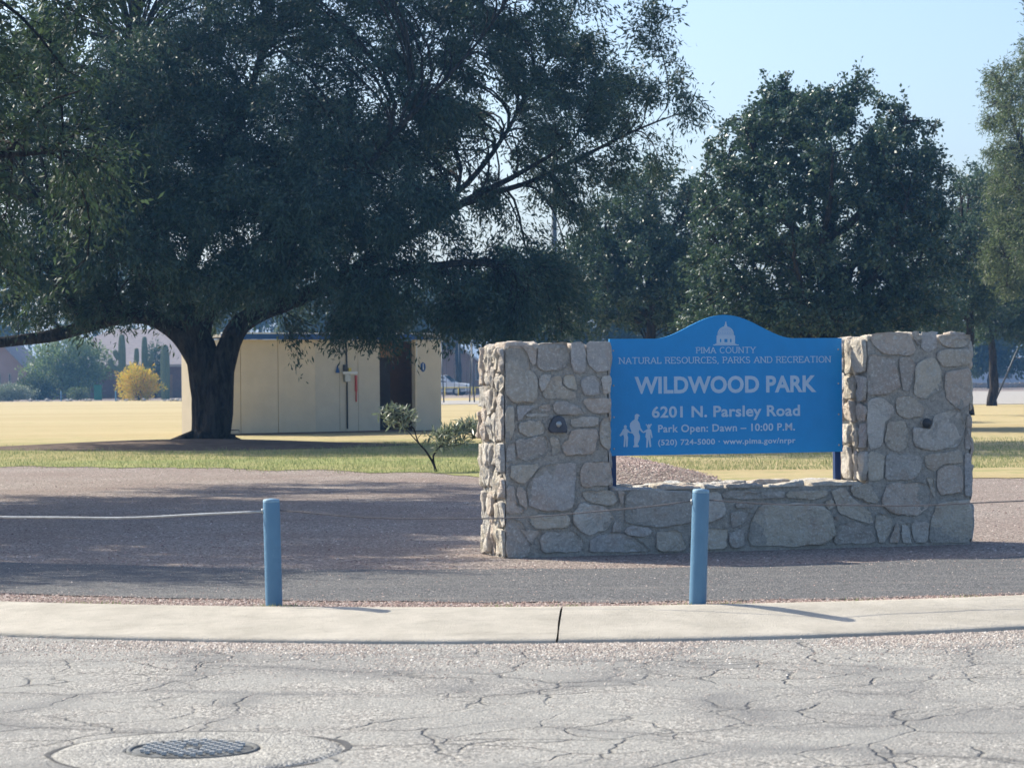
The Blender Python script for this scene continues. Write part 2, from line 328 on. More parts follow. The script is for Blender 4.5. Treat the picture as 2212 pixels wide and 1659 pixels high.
# kerb, two sections with an open joint
kerb = bpy.data.objects.new('kerb', None); col.objects.link(kerb); kerb['kind'] = 'structure'
jt, jb = gnd(1215, 1316).x, gnd(1204, 1384, -.1).x
def kerb_section(x0, x1, js, je):
    xs = [x for x in np.arange(-30, 30, .2) if x0 + .02 < x < x1 - .02]; xs = [x0] + xs + [x1]
    prof = [(0, -.01), (0, .012), (.06, .014), (.22, .004), (.5, -.035), (.78, -.072), (.93, -.086), (.975, -.094), (1, -.108), (1, -.16)]
    V, Q = [], []
    for i, x in enumerate(xs):
        for k, (t, z) in enumerate(prof):
            xx = x
            if i == 0 and js: xx = x0 + .003 + (jb - jt) * t + noise.noise(Vector((t*4, 0, 3))) * .016 + noise.noise(Vector((t*17, 0, 3))) * .006
            if i == len(xs)-1 and je: xx = x1 - .009 + (jb - jt) * t + noise.noise(Vector((t*4, 0, 3))) * .016 + noise.noise(Vector((t*13, 5, 3))) * .005
            yb, yf = cl(kb, x), cl(kf, x); V.append((xx, yb + (yf - yb) * t + noise.noise(Vector((x*1.5, t*3, 0)))*.006, z + (noise.noise(Vector((x*3, t*5, 9)))*.003 if 1 < k else 0)))
    n = len(prof)
    for i in range(len(xs) - 1):
        for k in range(n - 1): a = i*n + k; Q.append((a, a + 1, a + n + 1, a + n))
    me = npmesh('kerb_section', V, Q, True); link('kerb_section', me, M['concrete'], kerb)
kerb_section(-29, jt, False, True); kerb_section(jt, 29, True, False)
# lawn
gl = [gnd(x, y) for x, y in [(-900,1004),(-300,1006),(0,1009),(150,1009),(300,1010),(450,1012),(600,1015),(750,1018),(900,1022),(1040,1030),(1200,1034),(1330,1036),(1500,1040),(1700,1040),(1900,1036),(2100,1034),(2212,1033),(2600,1026),(3200,1010)]]
lawn_pts = [(-70, gl[0].y)]
for a, b in zip(gl, gl[1:]):
    for k in range(12):
        p = a.lerp(b, k / 12); lawn_pts.append((p.x, p.y + noise.noise(Vector((p.x * 1.1, 3, 0))) * .9 + noise.noise(Vector((p.x * 5, 3, 0))) * .35))
lawn_pts.append((70, gl[-1].y)); far = 204
lm = bmesh.new(); pr = None
for x, y in lawn_pts:
    a, b, c = lm.verts.new((x, y, .008)), lm.verts.new((x, 100, .008)), lm.verts.new((x, far, .008))
    if pr: lm.faces.new((pr[0], a, b, pr[1])); lm.faces.new((pr[1], b, c, pr[2]))
    pr = (a, b, c)
me = bpy.data.meshes.new('lawn'); lm.to_mesh(me); link('lawn', me, M['lawn'], kind='structure')
# mulch bed behind the sign, a low mound
mp_ = [gnd(x, y) for x, y in [(1060,1012),(1200,1000),(1330,988),(1380,994),(1430,1006),(1480,1018),(1540,1032),(1560,1040),(1400,1048),(1200,1046),(1060,1040)]]
c0 = sum(mp_, Vector()) / len(mp_); V = []; Q = []
ring = []
for a, b in zip(mp_, mp_[1:] + mp_[:1]):
    for k in range(6): ring.append(a.lerp(b, k/6))
NR = 9
for r in range(NR + 1):
    t = r / NR
    for p in ring:
        q = p.lerp(c0, t); nz = noise.noise(Vector((q.x*2, q.y*2, 0)))
        V.append((q.x + nz*.12, q.y + nz*.4, .012 + .16 * math.sin(t * math.pi/2) + nz * .03 * min(1, t*3)))
n = len(ring)
for r in range(NR):
    for k in range(n): Q.append((r*n + k, r*n + (k+1) % n, (r+1)*n + (k+1) % n, (r+1)*n + k))
link('mulch_bed', npmesh('mulch_bed', V, Q, True), M['mulch'], kind='structure')
# pale concrete by the playgrounds and the court at the right
def slab(name, x0, x1, y0, y1, z, mat):
    return MB().box(x0, x1, y0, y1, -.05, z).build(name, mat, kind='structure')
slab('playground_pad', -12, 6, gnd(1000, 874).y, gnd(1000, 866).y, .03, M['concrete_pale'])
slab('court', gnd(2060, 876).x - 4, 60, gnd(2160, 874).y, gnd(2160, 846).y, .03, M['concrete_pale'])

# scattered pebbles (stuff) -------------------------------------------------
ICO = None
def pebbles(name, P, S, mat):
    """P (n,3) positions, S (n,) sizes: half-buried pebbles, 4 triangles each"""
    n = len(P); base = np.array([(1,0,-.3),(0,1,-.3),(-1,0,-.3),(0,-1,-.3),(0,0,.8)], float)
    tri = np.array([(0,1,4),(1,2,4),(2,3,4),(3,0,4)])
    a = rng.uniform(0, 6.28, n); sc = S[:, None] * rng.uniform(.6, 1.3, (n, 3)) * np.array([1, 1, .7])
    B = base[None] * rng.uniform(.75, 1.25, (n, 5, 1)) * sc[:, None, :]
    c, s = np.cos(a)[:, None], np.sin(a)[:, None]
    V = np.stack([B[..., 0]*c - B[..., 1]*s, B[..., 0]*s + B[..., 1]*c, B[..., 2]], -1) + P[:, None, :]
    T = tri[None] + (np.arange(n) * 5)[:, None, None]
    return link(name, npmesh(name, V.reshape(-1, 3), T.reshape(-1, 3)), mat, kind='stuff')
n = 34000; x = rng.uniform(-4.2, 4.6, n); yk = np.array([cl(kf, v) for v in x]); d = rng.exponential(.42, n)
dens = np.array([noise.noise(Vector((a*.9, b*1.2, 0))) for a, b in zip(x, d)]); keep = (d < 5) & (rng.random(n) < np.clip(.55 + dens*1.2 + x*.06, .05, 1))
P = np.stack([x, yk - .02 - d, np.full(n, RZ + .002)], -1)[keep]; pebbles('road_gravel', P, rng.uniform(.004, .011, len(P)), M['pebble'])
n = 15000; P = np.stack([rng.uniform(-4.2, 4.4, n), rng.uniform(10.2, 16.6, n), np.full(n, RZ + .001)], -1); pebbles('loose_grit', P, rng.uniform(.002, .0055, n), M['pebble'])
n = 9000; x = rng.uniform(-4.6, 4.8, n); a = np.array([cl(kb, v) for v in x]); b = np.array([cl(pb, v) for v in x]); t = rng.beta(1.2, 1.2, n)
P = np.stack([x, a - .03 + (b - a + .12) * t, np.full(n, .004)], -1); pebbles('verge_gravel', P, rng.uniform(.005, .012, n), M['pebble_red'])
n = 1800; x = rng.uniform(-4.8, 5, n); a = np.array([cl(pb, v) for v in x]); b = np.array([cl(pt, v) for v in x]); t = rng.beta(.45, .45, n)
P = np.stack([x, a + (b - a) * t, np.full(n, .007)], -1); pebbles('path_grit', P, rng.uniform(.003, .009, n), M['pebble_red'])
n = 11000; x = rng.uniform(-9, 9.5, n); y = 20.5 + 24 * rng.random(n) ** 1.3
P = np.stack([x, y, np.full(n, .003)], -1); pebbles('granite_chippings', P, rng.uniform(.006, .016, n), M['pebble_red'])
n = 6000; ii = rng.integers(0, len(ring), n); tt = rng.random(n) ** .8; P = []
for k in range(n):
    q = ring[ii[k]].lerp(c0, tt[k]); q = q + Vector((rng.normal()*.08, rng.normal()*.3, 0)); P.append((q.x, q.y, .012 + .16*math.sin(tt[k]*math.pi/2)))
pebbles('mulch_chips', np.array(P), rng.uniform(.01, .028, n), M['pebble_red'])

# grass blades near the lawn edge
def blades(name, n, ylo, yhi, h, mat, xr=.23):
    y = ylo + (yhi - ylo) * rng.random(n) ** 1.4; x = rng.uniform(-1, 1, n) * y * xr
    lim = np.interp(x, [p[0] for p in lawn_pts], [p[1] for p in lawn_pts]); k = y > lim - 1.6 * rng.random(n) ** 4; x, y = x[k], y[k]; n = len(x)
    cl_ = np.array([noise.noise(Vector((a*.8, b*.5, 2))) for a, b in zip(x, y)]); hh = h * rng.uniform(.5, 1.3, n) * (1 + cl_)
    a = rng.uniform(0, 6.28, n); w_ = rng.uniform(.003, .007, n); le = rng.normal(0, .35, (n, 2)) * hh[:, None]
    dx, dy = np.cos(a)*w_, np.sin(a)*w_; z = np.full(n, .006)
    V = np.stack([np.stack([x-dx, y-dy, z], -1), np.stack([x+dx, y+dy, z], -1), np.stack([x+le[:, 0], y+le[:, 1], z+hh], -1)], 1)
    return link(name, npmesh(name, V.reshape(-1, 3), np.arange(3*n).reshape(-1, 3)), mat, kind='stuff')
M['blade'] = mat_leaf('grass_blade', [(.1, (.15, .21, .07)), (.5, (.29, .33, .14)), (1, (.56, .50, .28))], .2, .3, .6)
blades('grass', 60000, 42, 62, .055, M['blade'])
V = []
for cx0 in (-2.95, -2.7, -1.62, -1.45, -.1, .35, 1.1, 1.42, 2.3, 3.05):
    for k in range(46):
        x0_ = cx0 + rng.normal(0, .07); y0_ = cl(kb, x0_) + .05 + abs(rng.normal(0, .04)); a = rng.uniform(0, 6.28); h_ = rng.uniform(.008, .035); d_ = rng.normal(0, .015, 2)
        V += [(x0_ - .003*math.cos(a), y0_ - .003*math.sin(a), .0), (x0_ + .003*math.cos(a), y0_ + .003*math.sin(a), .0), (x0_ + d_[0], y0_ + d_[1], h_)]
link('weeds', npmesh('weeds', V, np.arange(len(V)).reshape(-1, 3)), M['blade'], kind='stuff')

# ------------------------------------------------------------------ stone wall
TH = R(17.6); WD = Vector((math.cos(TH), math.sin(TH), 0)); WN = Vector((math.sin(TH), -math.cos(TH), 0)); UP = Vector((0, 0, 1))
W0 = gnd(1092, 1206)                                  # front left foot of the wall
T = .66                                               # thickness
def sz(x, y, off=0.0):                                # picture point -> (along wall, height) on the plane `off` behind the front face
    p = on_plane(x, y, W0 - WN * off, WN) - W0; return p.dot(WD), p.z
S1 = sz(1316, 900)[0]; S2 = sz(1874, 950)[0]; S3 = sz(2098, 1000)[0]
HL, HR, HW = 1.77, 1.83, .56
wall = thing('stone_sign_wall', 'fieldstone wall with a square pillar at each end holding the blue park sign', 'wall', W0, TH)
# local frame of the wall: x along, y into depth (away from camera), z up
core = MB(); e = .012
core.box(e, S1 - e, e, T - e, -.1, HL - .02); core.box(S2 + e, S3 - e, e, T - e, -.1, HR - .02); core.box(S1 - e, S2 + e, e + .004, T - e - .004, -.1, HW - .015)
core.build('mortar', M['mortar'], wall)
def make_stone(poly, o, u, v, n, proud=.03, name='stone', mat=None, rough=1.0):
    """poly: 2d outline in the (u, v) plane at o; n points outwards"""
    P = [Vector((a, b)) for a, b in poly]; ar = sum(P[i].x*P[(i+1) % len(P)].y - P[(i+1) % len(P)].x*P[i].y for i in range(len(P)))
    if ar < 0: P = P[::-1]
    if abs(ar) < 1e-4: return None
    c = sum(P, Vector((0, 0))) / len(P)
    # round the corners (one Chaikin cut) and resample
    Q = []
    for i in range(len(P)):
        a, b = P[i], P[(i+1) % len(P)]; Q += [a.lerp(b, .09), a.lerp(b, .91)]
    L = sum((Q[(i+1) % len(Q)] - Q[i]).length for i in range(len(Q))); m = max(12, min(30, int(L / .045))); out = []; acc = 0; step = L / m; i = 0; seg = (Q[1] - Q[0]).length; pos = 0
    for k in range(m):
        while pos > seg and i < len(Q) * 2: pos -= seg; i += 1; seg = (Q[(i+1) % len(Q)] - Q[i % len(Q)]).length
        out.append(Q[i % len(Q)].lerp(Q[(i+1) % len(Q)], pos / max(seg, 1e-6))); pos += step
    sd_ = random.uniform(0, 100); size = min((p - c).length for p in out)
    def nz(a, b, f, k): return noise.noise(Vector((a*f + sd_, b*f, k)))
    out = [p + (p - c).normalized() * (nz(p.x, p.y, 14, 1) * .016 * rough + nz(p.x, p.y, 45, 1) * .006) for p in out]
    tx, ty = random.uniform(-.10, .10), random.uniform(-.10, .10)
    rings = [(1.0, -.03), (.994, .6), (.975, .92), (.91, 1.0), (.68, 1.0), (.38, 1.0)]
    V, Fc = [], []
    for s, h in rings:
        ins = min((1 - s) * size, (1 - s) * .22) / max(size, .01) if s > .8 else (1 - s)
        for p in out:
            q = c + (p - c) * (1 - ins) if s > .8 else c + (p - c) * s
            hh = h * proud + (nz(q.x, q.y, 7, 5) * .016 + nz(q.x, q.y, 24, 5) * .012) * rough * max(0, min(1, h)) + ((q.x - c.x)*tx + (q.y - c.y)*ty) * max(0, h)
            V.append((q.x, q.y, hh))
    V.append((c.x, c.y, proud * 1.05 + nz(c.x, c.y, 9, 5) * .012))
    base = o + u * c.x + v * c.y
    VV = [tuple(u * (a - c.x) + v * (b - c.y) + n * h) for a, b, h in V]
    for r in range(len(rings) - 1):
        for k in range(m): Fc.append((r*m + k, r*m + (k+1) % m, (r+1)*m + (k+1) % m, (r+1)*m + k))
    r = len(rings) - 1
    for k in range(m): Fc.append((r*m + k, r*m + (k+1) % m, len(V) - 1))
    me = bpy.data.meshes.new(name); me.from_pydata(VV, [], Fc)
    for p in me.polygons: p.use_smooth = True
    ob = link(name, me, mat or M['rock'], wall, base); return ob
LX, LY, LZ = Vector((1, 0, 0)), Vector((0, 1, 0)), Vector((0, 0, 1))
Z1 = lambda x, y: ((1200 + x/2.3043) * .8294, (780 + y/2.3042) * .8294)
Z2 = lambda x, y: ((1900 + x/2.3038) * .8294, (780 + y/2.3042) * .8294)
A = [  # outlines traced on the left pillar and low wall
 [(268,280),(360,280),(408,340),(413,420),(455,450),(465,590),(440,622),(300,618),(268,560)],
 [(362,275),(452,270),(458,300),(450,400),(420,395),(414,340)], [(470,265),(645,255),(652,340),(645,400),(600,425),(500,430),(460,410),(463,320)],
 [(660,255),(740,250),(752,440),(672,440),(660,350)], [(752,250),(902,250),(902,430),(820,440),(762,390)],
 [(475,455),(548,450),(535,500),(482,550),(472,500)], [(558,452),(605,455),(608,525),(700,562),(690,600),(512,600),(490,562)],
 [(615,450),(685,445),(700,548),(618,518)], [(728,470),(798,448),(835,470),(835,570),(742,578),(722,510)], [(845,455),(902,450),(902,570),(852,565)],
 [(715,597),(902,590),(902,680),(800,685),(765,660)], [(268,640),(322,640),(322,780),(288,870),(268,860)], [(335,640),(455,638),(378,690),(368,722),(335,730)],
 [(385,684),(530,682),(530,702),(385,706)], [(468,640),(540,622),(545,668),(475,674)], [(552,612),(650,612),(708,642),(740,690),(560,690)],
 [(655,717),(820,700),(825,758),(660,768)], [(345,732),(480,726),(508,760),(498,810),(400,825),(350,790)],
 [(650,782),(828,772),(800,930),(622,935),(602,875),(650,835)], [(840,722),(898,700),(900,912),(870,900),(836,860)],
 [(332,842),(508,815),(528,852),(508,940),(380,970),(334,950)], [(537,822),(590,832),(600,920),(548,935)], [(272,885),(325,855),(325,970),(272,975)],
 [(302,992),(478,987),(440,1050),(388,1100),(332,1100),(302,1060)], [(486,992),(690,977),(697,1000),(672,1268),(500,1270),(412,1240),(397,1120)],
 [(732,977),(902,970),(906,1110),(722,1130),(717,1060)], [(272,1112),(320,1122),(330,1230),(392,1272),(290,1292),(270,1270)],
 [(332,1122),(385,1132),(400,1262),(347,1222)], [(720,1152),(908,1147),(950,1190),(930,1230),(830,1235),(742,1200)],
 [(422,1292),(650,1287),(655,1370),(442,1375),(404,1322)], [(672,1272),(722,1217),(868,1242),(920,1310),(880,1380),(782,1410),(712,1390),(674,1332)],
 [(272,1312),(350,1322),(398,1382),(425,1500),(400,1550),(270,1552)], [(472,1432),(522,1392),(680,1387),(738,1440),(728,1510),(482,1525)],
 [(780,1432),(850,1407),(1000,1407),(1098,1460),(1145,1512),(772,1516)], [(980,1382),(1012,1357),(1130,1367),(1152,1400),(1110,1425),(992,1415)],
 [(1002,1152),(1100,1134),(1392,1152),(1400,1338),(1200,1368),(984,1340),(984,1250)], [(1172,1392),(1320,1387),(1362,1510),(1172,1515)],
 [(1412,1152),(1558,1152),(1580,1230),(1598,1288),(1520,1330),(1410,1355)], [(1385,1385),(1500,1372),(1600,1375),(1600,1498),(1382,1500)],
 [(945,1150),(985,1150),(975,1225),(955,1215)], [(930,1330),(965,1345),(965,1395),(905,1398)], [(350,1380),(430,1385),(500,1385),(450,1425),(430,1470)]]
B = [
 [(-45,1150),(50,1142),(200,1152),(328,1147),(328,1190),(100,1200),(-45,1190)], [(340,1152),(588,1142),(590,1180),(500,1200),(342,1190)],
 [(35,1217),(150,1221),(155,1245),(35,1250)], [(5,1272),(130,1270),(90,1350),(12,1368)],
 [(180,1240),(330,1217),(560,1237),(608,1290),(638,1400),(580,1470),(400,1480),(132,1480),(106,1420),(130,1330)], [(2,1392),(80,1372),(95,1480),(2,1490)],
 [(606,1142),(700,1132),(720,1175),(858,1285),(862,1350),(760,1320),(650,1278),(632,1200)], [(722,1122),(838,1102),(893,1200),(888,1225),(820,1215),(732,1170)],
 [(640,1362),(740,1327),(838,1372),(882,1460),(622,1470)], [(636,1292),(662,1302),(650,1340),(626,1332)], [(560,1215),(620,1195),(630,1240),(600,1260)],
 [(905,207),(970,192),(1075,202),(1120,300),(1090,338),(930,330),(907,260)], [(1085,197),(1138,192),(1138,290),(1122,260)],
 [(1150,195),(1240,190),(1244,290),(1190,325),(1146,280)], [(1252,212),(1447,207),(1447,280),(1300,288),(1258,250)],
 [(1252,302),(1447,292),(1447,390),(1280,408),(1244,350)], [(862,330),(985,345),(1005,420),(1026,520),(960,568),(858,580),(858,480)],
 [(1012,352),(1090,347),(1118,400),(1080,558),(1042,540),(1022,430)], [(1122,370),(1230,342),(1268,420),(1280,540),(1180,600),(1100,562)],
 [(1290,432),(1447,412),(1447,620),(1392,668),(1302,600),(1292,520)], [(862,600),(920,587),(988,640),(980,700),(930,740),(918,880),(870,900),(855,800)],
 [(1000,582),(1100,582),(1168,640),(1158,700),(1062,720),(1000,680)], [(942,742),(1050,724),(1080,780),(1060,900),(990,910),(932,870)],
 [(1150,735),(1175,715),(1205,735),(1200,770),(1155,765)], [(1092,760),(1140,770),(1210,780),(1225,690),(1380,650),(1418,760),(1380,880),(1200,910),(1110,880)],
 [(1424,680),(1450,700),(1450,900),(1412,890)], [(862,912),(930,925),(920,1080),(862,1090)],
 [(940,922),(1050,932),(1150,932),(1158,1010),(1100,1080),(930,1085)], [(1172,932),(1390,902),(1400,980),(1280,988),(1230,1035),(1182,1000)],
 [(1250,1012),(1330,990),(1390,1012),(1400,1150),(1270,1180),(1238,1120)], [(1410,922),(1452,912),(1452,1180),(1412,1188)],
 [(945,1102),(1180,1097),(1218,1150),(1200,1240),(1120,1303),(960,1280),(908,1230)], [(1242,1222),(1449,1197),(1456,1450),(1202,1465),(1202,1350)],
 [(880,1272),(948,1302),(985,1330),(940,1460),(897,1460),(872,1350)], [(996,1342),(1012,1332),(1020,1460),(952,1465)],
 [(1086,1332),(1200,1332),(1190,1460),(1112,1460)], [(1032,1332),(1076,1342),(1096,1460),(1036,1460)], [(1180,1060),(1230,1070),(1235,1200),(1205,1140)]]
B = [[(x_ - 30 if (850 <= x_ <= 875 and y_ < 1095) else (x_ - 55 if x_ in (905, 907) and y_ < 300 else x_), y_) for x_, y_ in q_] for q_ in B]
for L_, Zf in ((A, Z1), (B, Z2)):
    for poly in L_:
        make_stone([sz(*Zf(*p)) for p in poly], Vector((0, 0, 0)), LX, LZ, -LY, random.uniform(-.004, .011))
def cells(x0, x1, y0, y1, mw, mh, out):
    w_, h_ = x1 - x0, y1 - y0
    if w_ > mw * random.uniform(.8, 1.4): 
        if w_/mw > h_/mh or h_ < mh: c = x0 + w_*random.uniform(.35, .65); cells(x0, c, y0, y1, mw, mh, out); cells(c, x1, y0, y1, mw, mh, out); return
    if h_ > mh * random.uniform(.8, 1.4): c = y0 + h_*random.uniform(.35, .65); cells(x0, x1, y0, c, mw, mh, out); cells(x0, x1, c, y1, mw, mh, out); return
    out.append((x0, x1, y0, y1))
def face_stones(x0, x1, y0, y1, o, u, v, n, mw, mh, proud=(.01, .04), g=.008, rough=1.0):
    out = []; cells(x0, x1, y0, y1, mw, mh, out)
    for a, b, c, d in out:
        w_, h_ = b - a, d - c; j = lambda k: random.uniform(0, k)
        p = [(a+g+j(.1*w_), c+g+j(.1*h_)), (a+w_*.5, c+g+j(.05*h_)), (b-g-j(.1*w_), c+g+j(.12*h_)), (b-g-j(.05*w_), c+h_*.5), (b-g-j(.12*w_), d-g-j(.1*h_)), (a+w_*random.uniform(.4, .6), d-g), (a+g+j(.12*w_), d-g-j(.1*h_)), (a+g, c+h_*.5)]
        make_stone(p, o, u, v, n, random.uniform(*proud), rough=rough)
random.seed(21)
O = Vector((0, 0, 0))
face_stones(.0, T, .0, HL, O, LY, LZ, -LX, .15, .40, (.008, .045), .004, 2.2)                     # left pillar, outer side (sunlit)
face_stones(.0, T, HW, HR, Vector((S2, 0, 0)), LY, LZ, -LX, .26, .32, (.01, .04), .006, 1.6)    # right pillar, inner side
face_stones(.0, T, HW, HL, Vector((S1, 0, 0)), LY, LZ, LX, .3, .3)                              # left pillar, inner side
face_stones(.0, T, .0, HR, Vector((S3, 0, 0)), LY, LZ, LX, .3, .35)                             # right pillar, outer side
face_stones(-.01, S1, -.01, T, Vector((0, 0, HL - .02)), LX, LY, LZ, .3, .35, (.02, .055), .005)
face_stones(S2, S3, -.01, T, Vector((0, 0, HR - .02)), LX, LY, LZ, .3, .35, (.015, .06), .005)
face_stones(S1, S2, -.02, T, Vector((0, 0, HW - .015)), LX, LY, LZ, .5, .4, (.015, .04), .005)
face_stones(.0, S1, .0, HL, Vector((0, T, 0)), LX, LZ, LY, .35, .3); face_stones(S2, S3, .0, HR, Vector((0, T, 0)), LX, LZ, LY, .35, .3); face_stones(S1, S2, .0, HW, Vector((0, T, 0)), LX, LZ, LY, .45, .28)
# dark domed plaque set in the left pillar
pp = [sz(*Z1(*p)) for p in [(545,712),(560,698),(600,698),(615,712),(638,780),(630,800),(528,800),(520,780)]]
pq = make_stone(pp, O, LX, LZ, -LY, .035, 'plaque', M['plaque'], .15)
cc = sz(*Z1(580, 752)); MB().lathe([(.0, .006), (.022, .005), (.026, 0)], 10).build('boss', M['steel'], pq)
bo = [o for o in pq.children][0]; bo.rotation_euler = (R(90), 0, 0); bo.location = (0, -.042, 0)
dk = sz(*Z2(1178, 742)); MB().lathe([(.0, .03), (.03, .028), (.042, .012), (.045, 0)], 14).build('pipe_end', M['dark_steel'], wall)
pe = [o for o in wall.children if o.name == 'pipe_end'][0]; pe.rotation_euler = (R(90), 0, 0); pe.location = (dk[0], -.02, dk[1])

# ------------------------------------------------------------------ park sign
OFF = .30                                               # plane of the panel behind the wall's front face
PO = W0 - WN * OFF
sign = thing('park_sign', 'blue park name board with arched top between the two stone pillars', 'sign', PO, TH)
Z3 = lambda x, y: ((1560 + x/3.2529) * .8294, (800 + y/3.2529) * .8294)
def pz(x, y): s_, z_ = sz(*Z3(x, y), OFF); return s_, z_
L0 = pz(92, 700)[0]; L1 = pz(2060, 740)[0]; ZB = (pz(115, 1262)[1] + pz(2060, 1222)[1]) / 2; ZT = (pz(90, 273)[1] + pz(2050, 258)[1]) / 2
ZP = pz(1100, 66)[1]; SC = pz(1098, 66)[0]; sl, sr = pz(480, 268)[0], pz(1640, 252)[0]
out = [(L0, ZB), (L1, ZB), (L1, ZT)]
N_ = 28
hw = (sr - sl) / 2; mid = (sl + sr) / 2
for k in range(N_ + 1):
    t = k / N_; s_ = sr + (sl - sr) * t; q = abs(s_ - mid) / hw
    z_ = ZT + (ZP - ZT) * ((1 + math.cos(math.pi * min(1, q))) / 2) ** .88; out.append((s_, z_))
out.append((L0, ZT))
MB().prism([(a, 0, b) for a, b in out], (0, .022, 0)).build('panel', M['sign_blue'], sign)
for sx_ in (L0 + .006, L1 - .062):
    MB().box(sx_, sx_ + .056, .025, .075, HW - .05 - 0, ZT - .02).build('post', M['post_blue'], sign, .003)
for k, t in enumerate((.06, .33, .6, .9)):
    for sx_ in (L0 + .034, L1 - .034):
        b_ = MB().lathe([(0, .006), (.006, .005), (.009, 0)], 8).build('bolt', M['steel'], sign); b_.rotation_euler = (R(90), 0, 0); b_.location = (sx_, 0, ZB + (ZT - ZB) * t)
def flat(name, polys, y=-.0015):
    mb = MB()
    for p in polys: mb.poly([(a, y, b) for a, b in p])
    return mb.build(name, M['letter'], sign)
def text_mesh(body, bold, space=1.0):
    cu = bpy.data.curves.new('t', 'FONT'); cu.body = body; cu.size = 1; cu.offset = bold; cu.space_character = space; cu.resolution_u = 4
    o = bpy.data.objects.new('t', cu); col.objects.link(o); bpy.context.view_layer.update()
    me = bpy.data.meshes.new_from_object(o.evaluated_get(bpy.context.evaluated_depsgraph_get())); bpy.data.objects.remove(o); bpy.data.curves.remove(cu)
    return me
capref = text_mesh('H', .0); CAPH = max(v.co.y for v in capref.vertices)
def letters(body, x0, x1, yl, yr, cap, bold=.025, space=1.05, each=False):
    """cap height and end points taken from the photograph, placed on the panel"""
    a, b = pz(x0, yl), pz(x1, yr); me = text_mesh(body, bold, space); xs = [v.co.x for v in me.vertices]; lo, hi = min(xs), max(xs)
    ch = pz(x0, yl - cap)[1] - a[1]; kx = (b[0] - a[0]) / (hi - lo); kz = ch / (CAPH + bold); zz = (a[1] + b[1]) / 2
    for v in me.vertices: v.co = Vector((a[0] + (v.co.x - lo) * kx, -.0015, zz + v.co.y * kz))
    if not each: me.name = 'lettering'; return link('lettering', me, M['letter'], sign, kind='stuff')
    par = list(range(len(me.vertices)))                 # connected pieces, then pieces stacked over each other, make one letter
    def find(i):
        while par[i] != i: par[i] = par[par[i]]; i = par[i]
        return i
    for p in me.polygons:
        v0 = find(p.vertices[0])
        for v in p.vertices: par[find(v)] = v0; v0 = find(v0)
    comp = {}
    for p in me.polygons: comp.setdefault(find(p.vertices[0]), []).append(p)
    grp = sorted(([min(me.vertices[v].co.x for p in ps for v in p.vertices), max(me.vertices[v].co.x for p in ps for v in p.vertices), ps] for ps in comp.values()), key=lambda t: t[0]); out_ = []
    for g_ in grp:
        if out_ and g_[0] < out_[-1][1] - .006 * cap / 92: out_[-1][1] = max(out_[-1][1], g_[1]); out_[-1][2] = out_[-1][2] + g_[2]
        else: out_.append(list(g_))
    for x0_, x1_, ps in out_:
        ids = sorted({v for p in ps for v in p.vertices}); mp = {v: i for i, v in enumerate(ids)}; m2 = bpy.data.meshes.new('letter')
        m2.from_pydata([tuple(me.vertices[v].co) for v in ids], [], [[mp[v] for v in p.vertices] for p in ps]); link('letter', m2, M['letter'], sign)
letters('WILDWOOD PARK', 302, 1842, 732, 709, 138, .034, 1.02, True)
letters('6201 N. Parsley Road', 448, 1703, 935, 916, 92, .027, 1.04, True)
letters('Park Open: Dawn \u2013 10:00 P.M.', 500, 1660, 1058, 1043, 62, .022, 1.06)
letters('(520) 724-5000 \u00b7 www.pima.gov/nrpr', 500, 1665, 1167, 1150, 46, .022, 1.08)
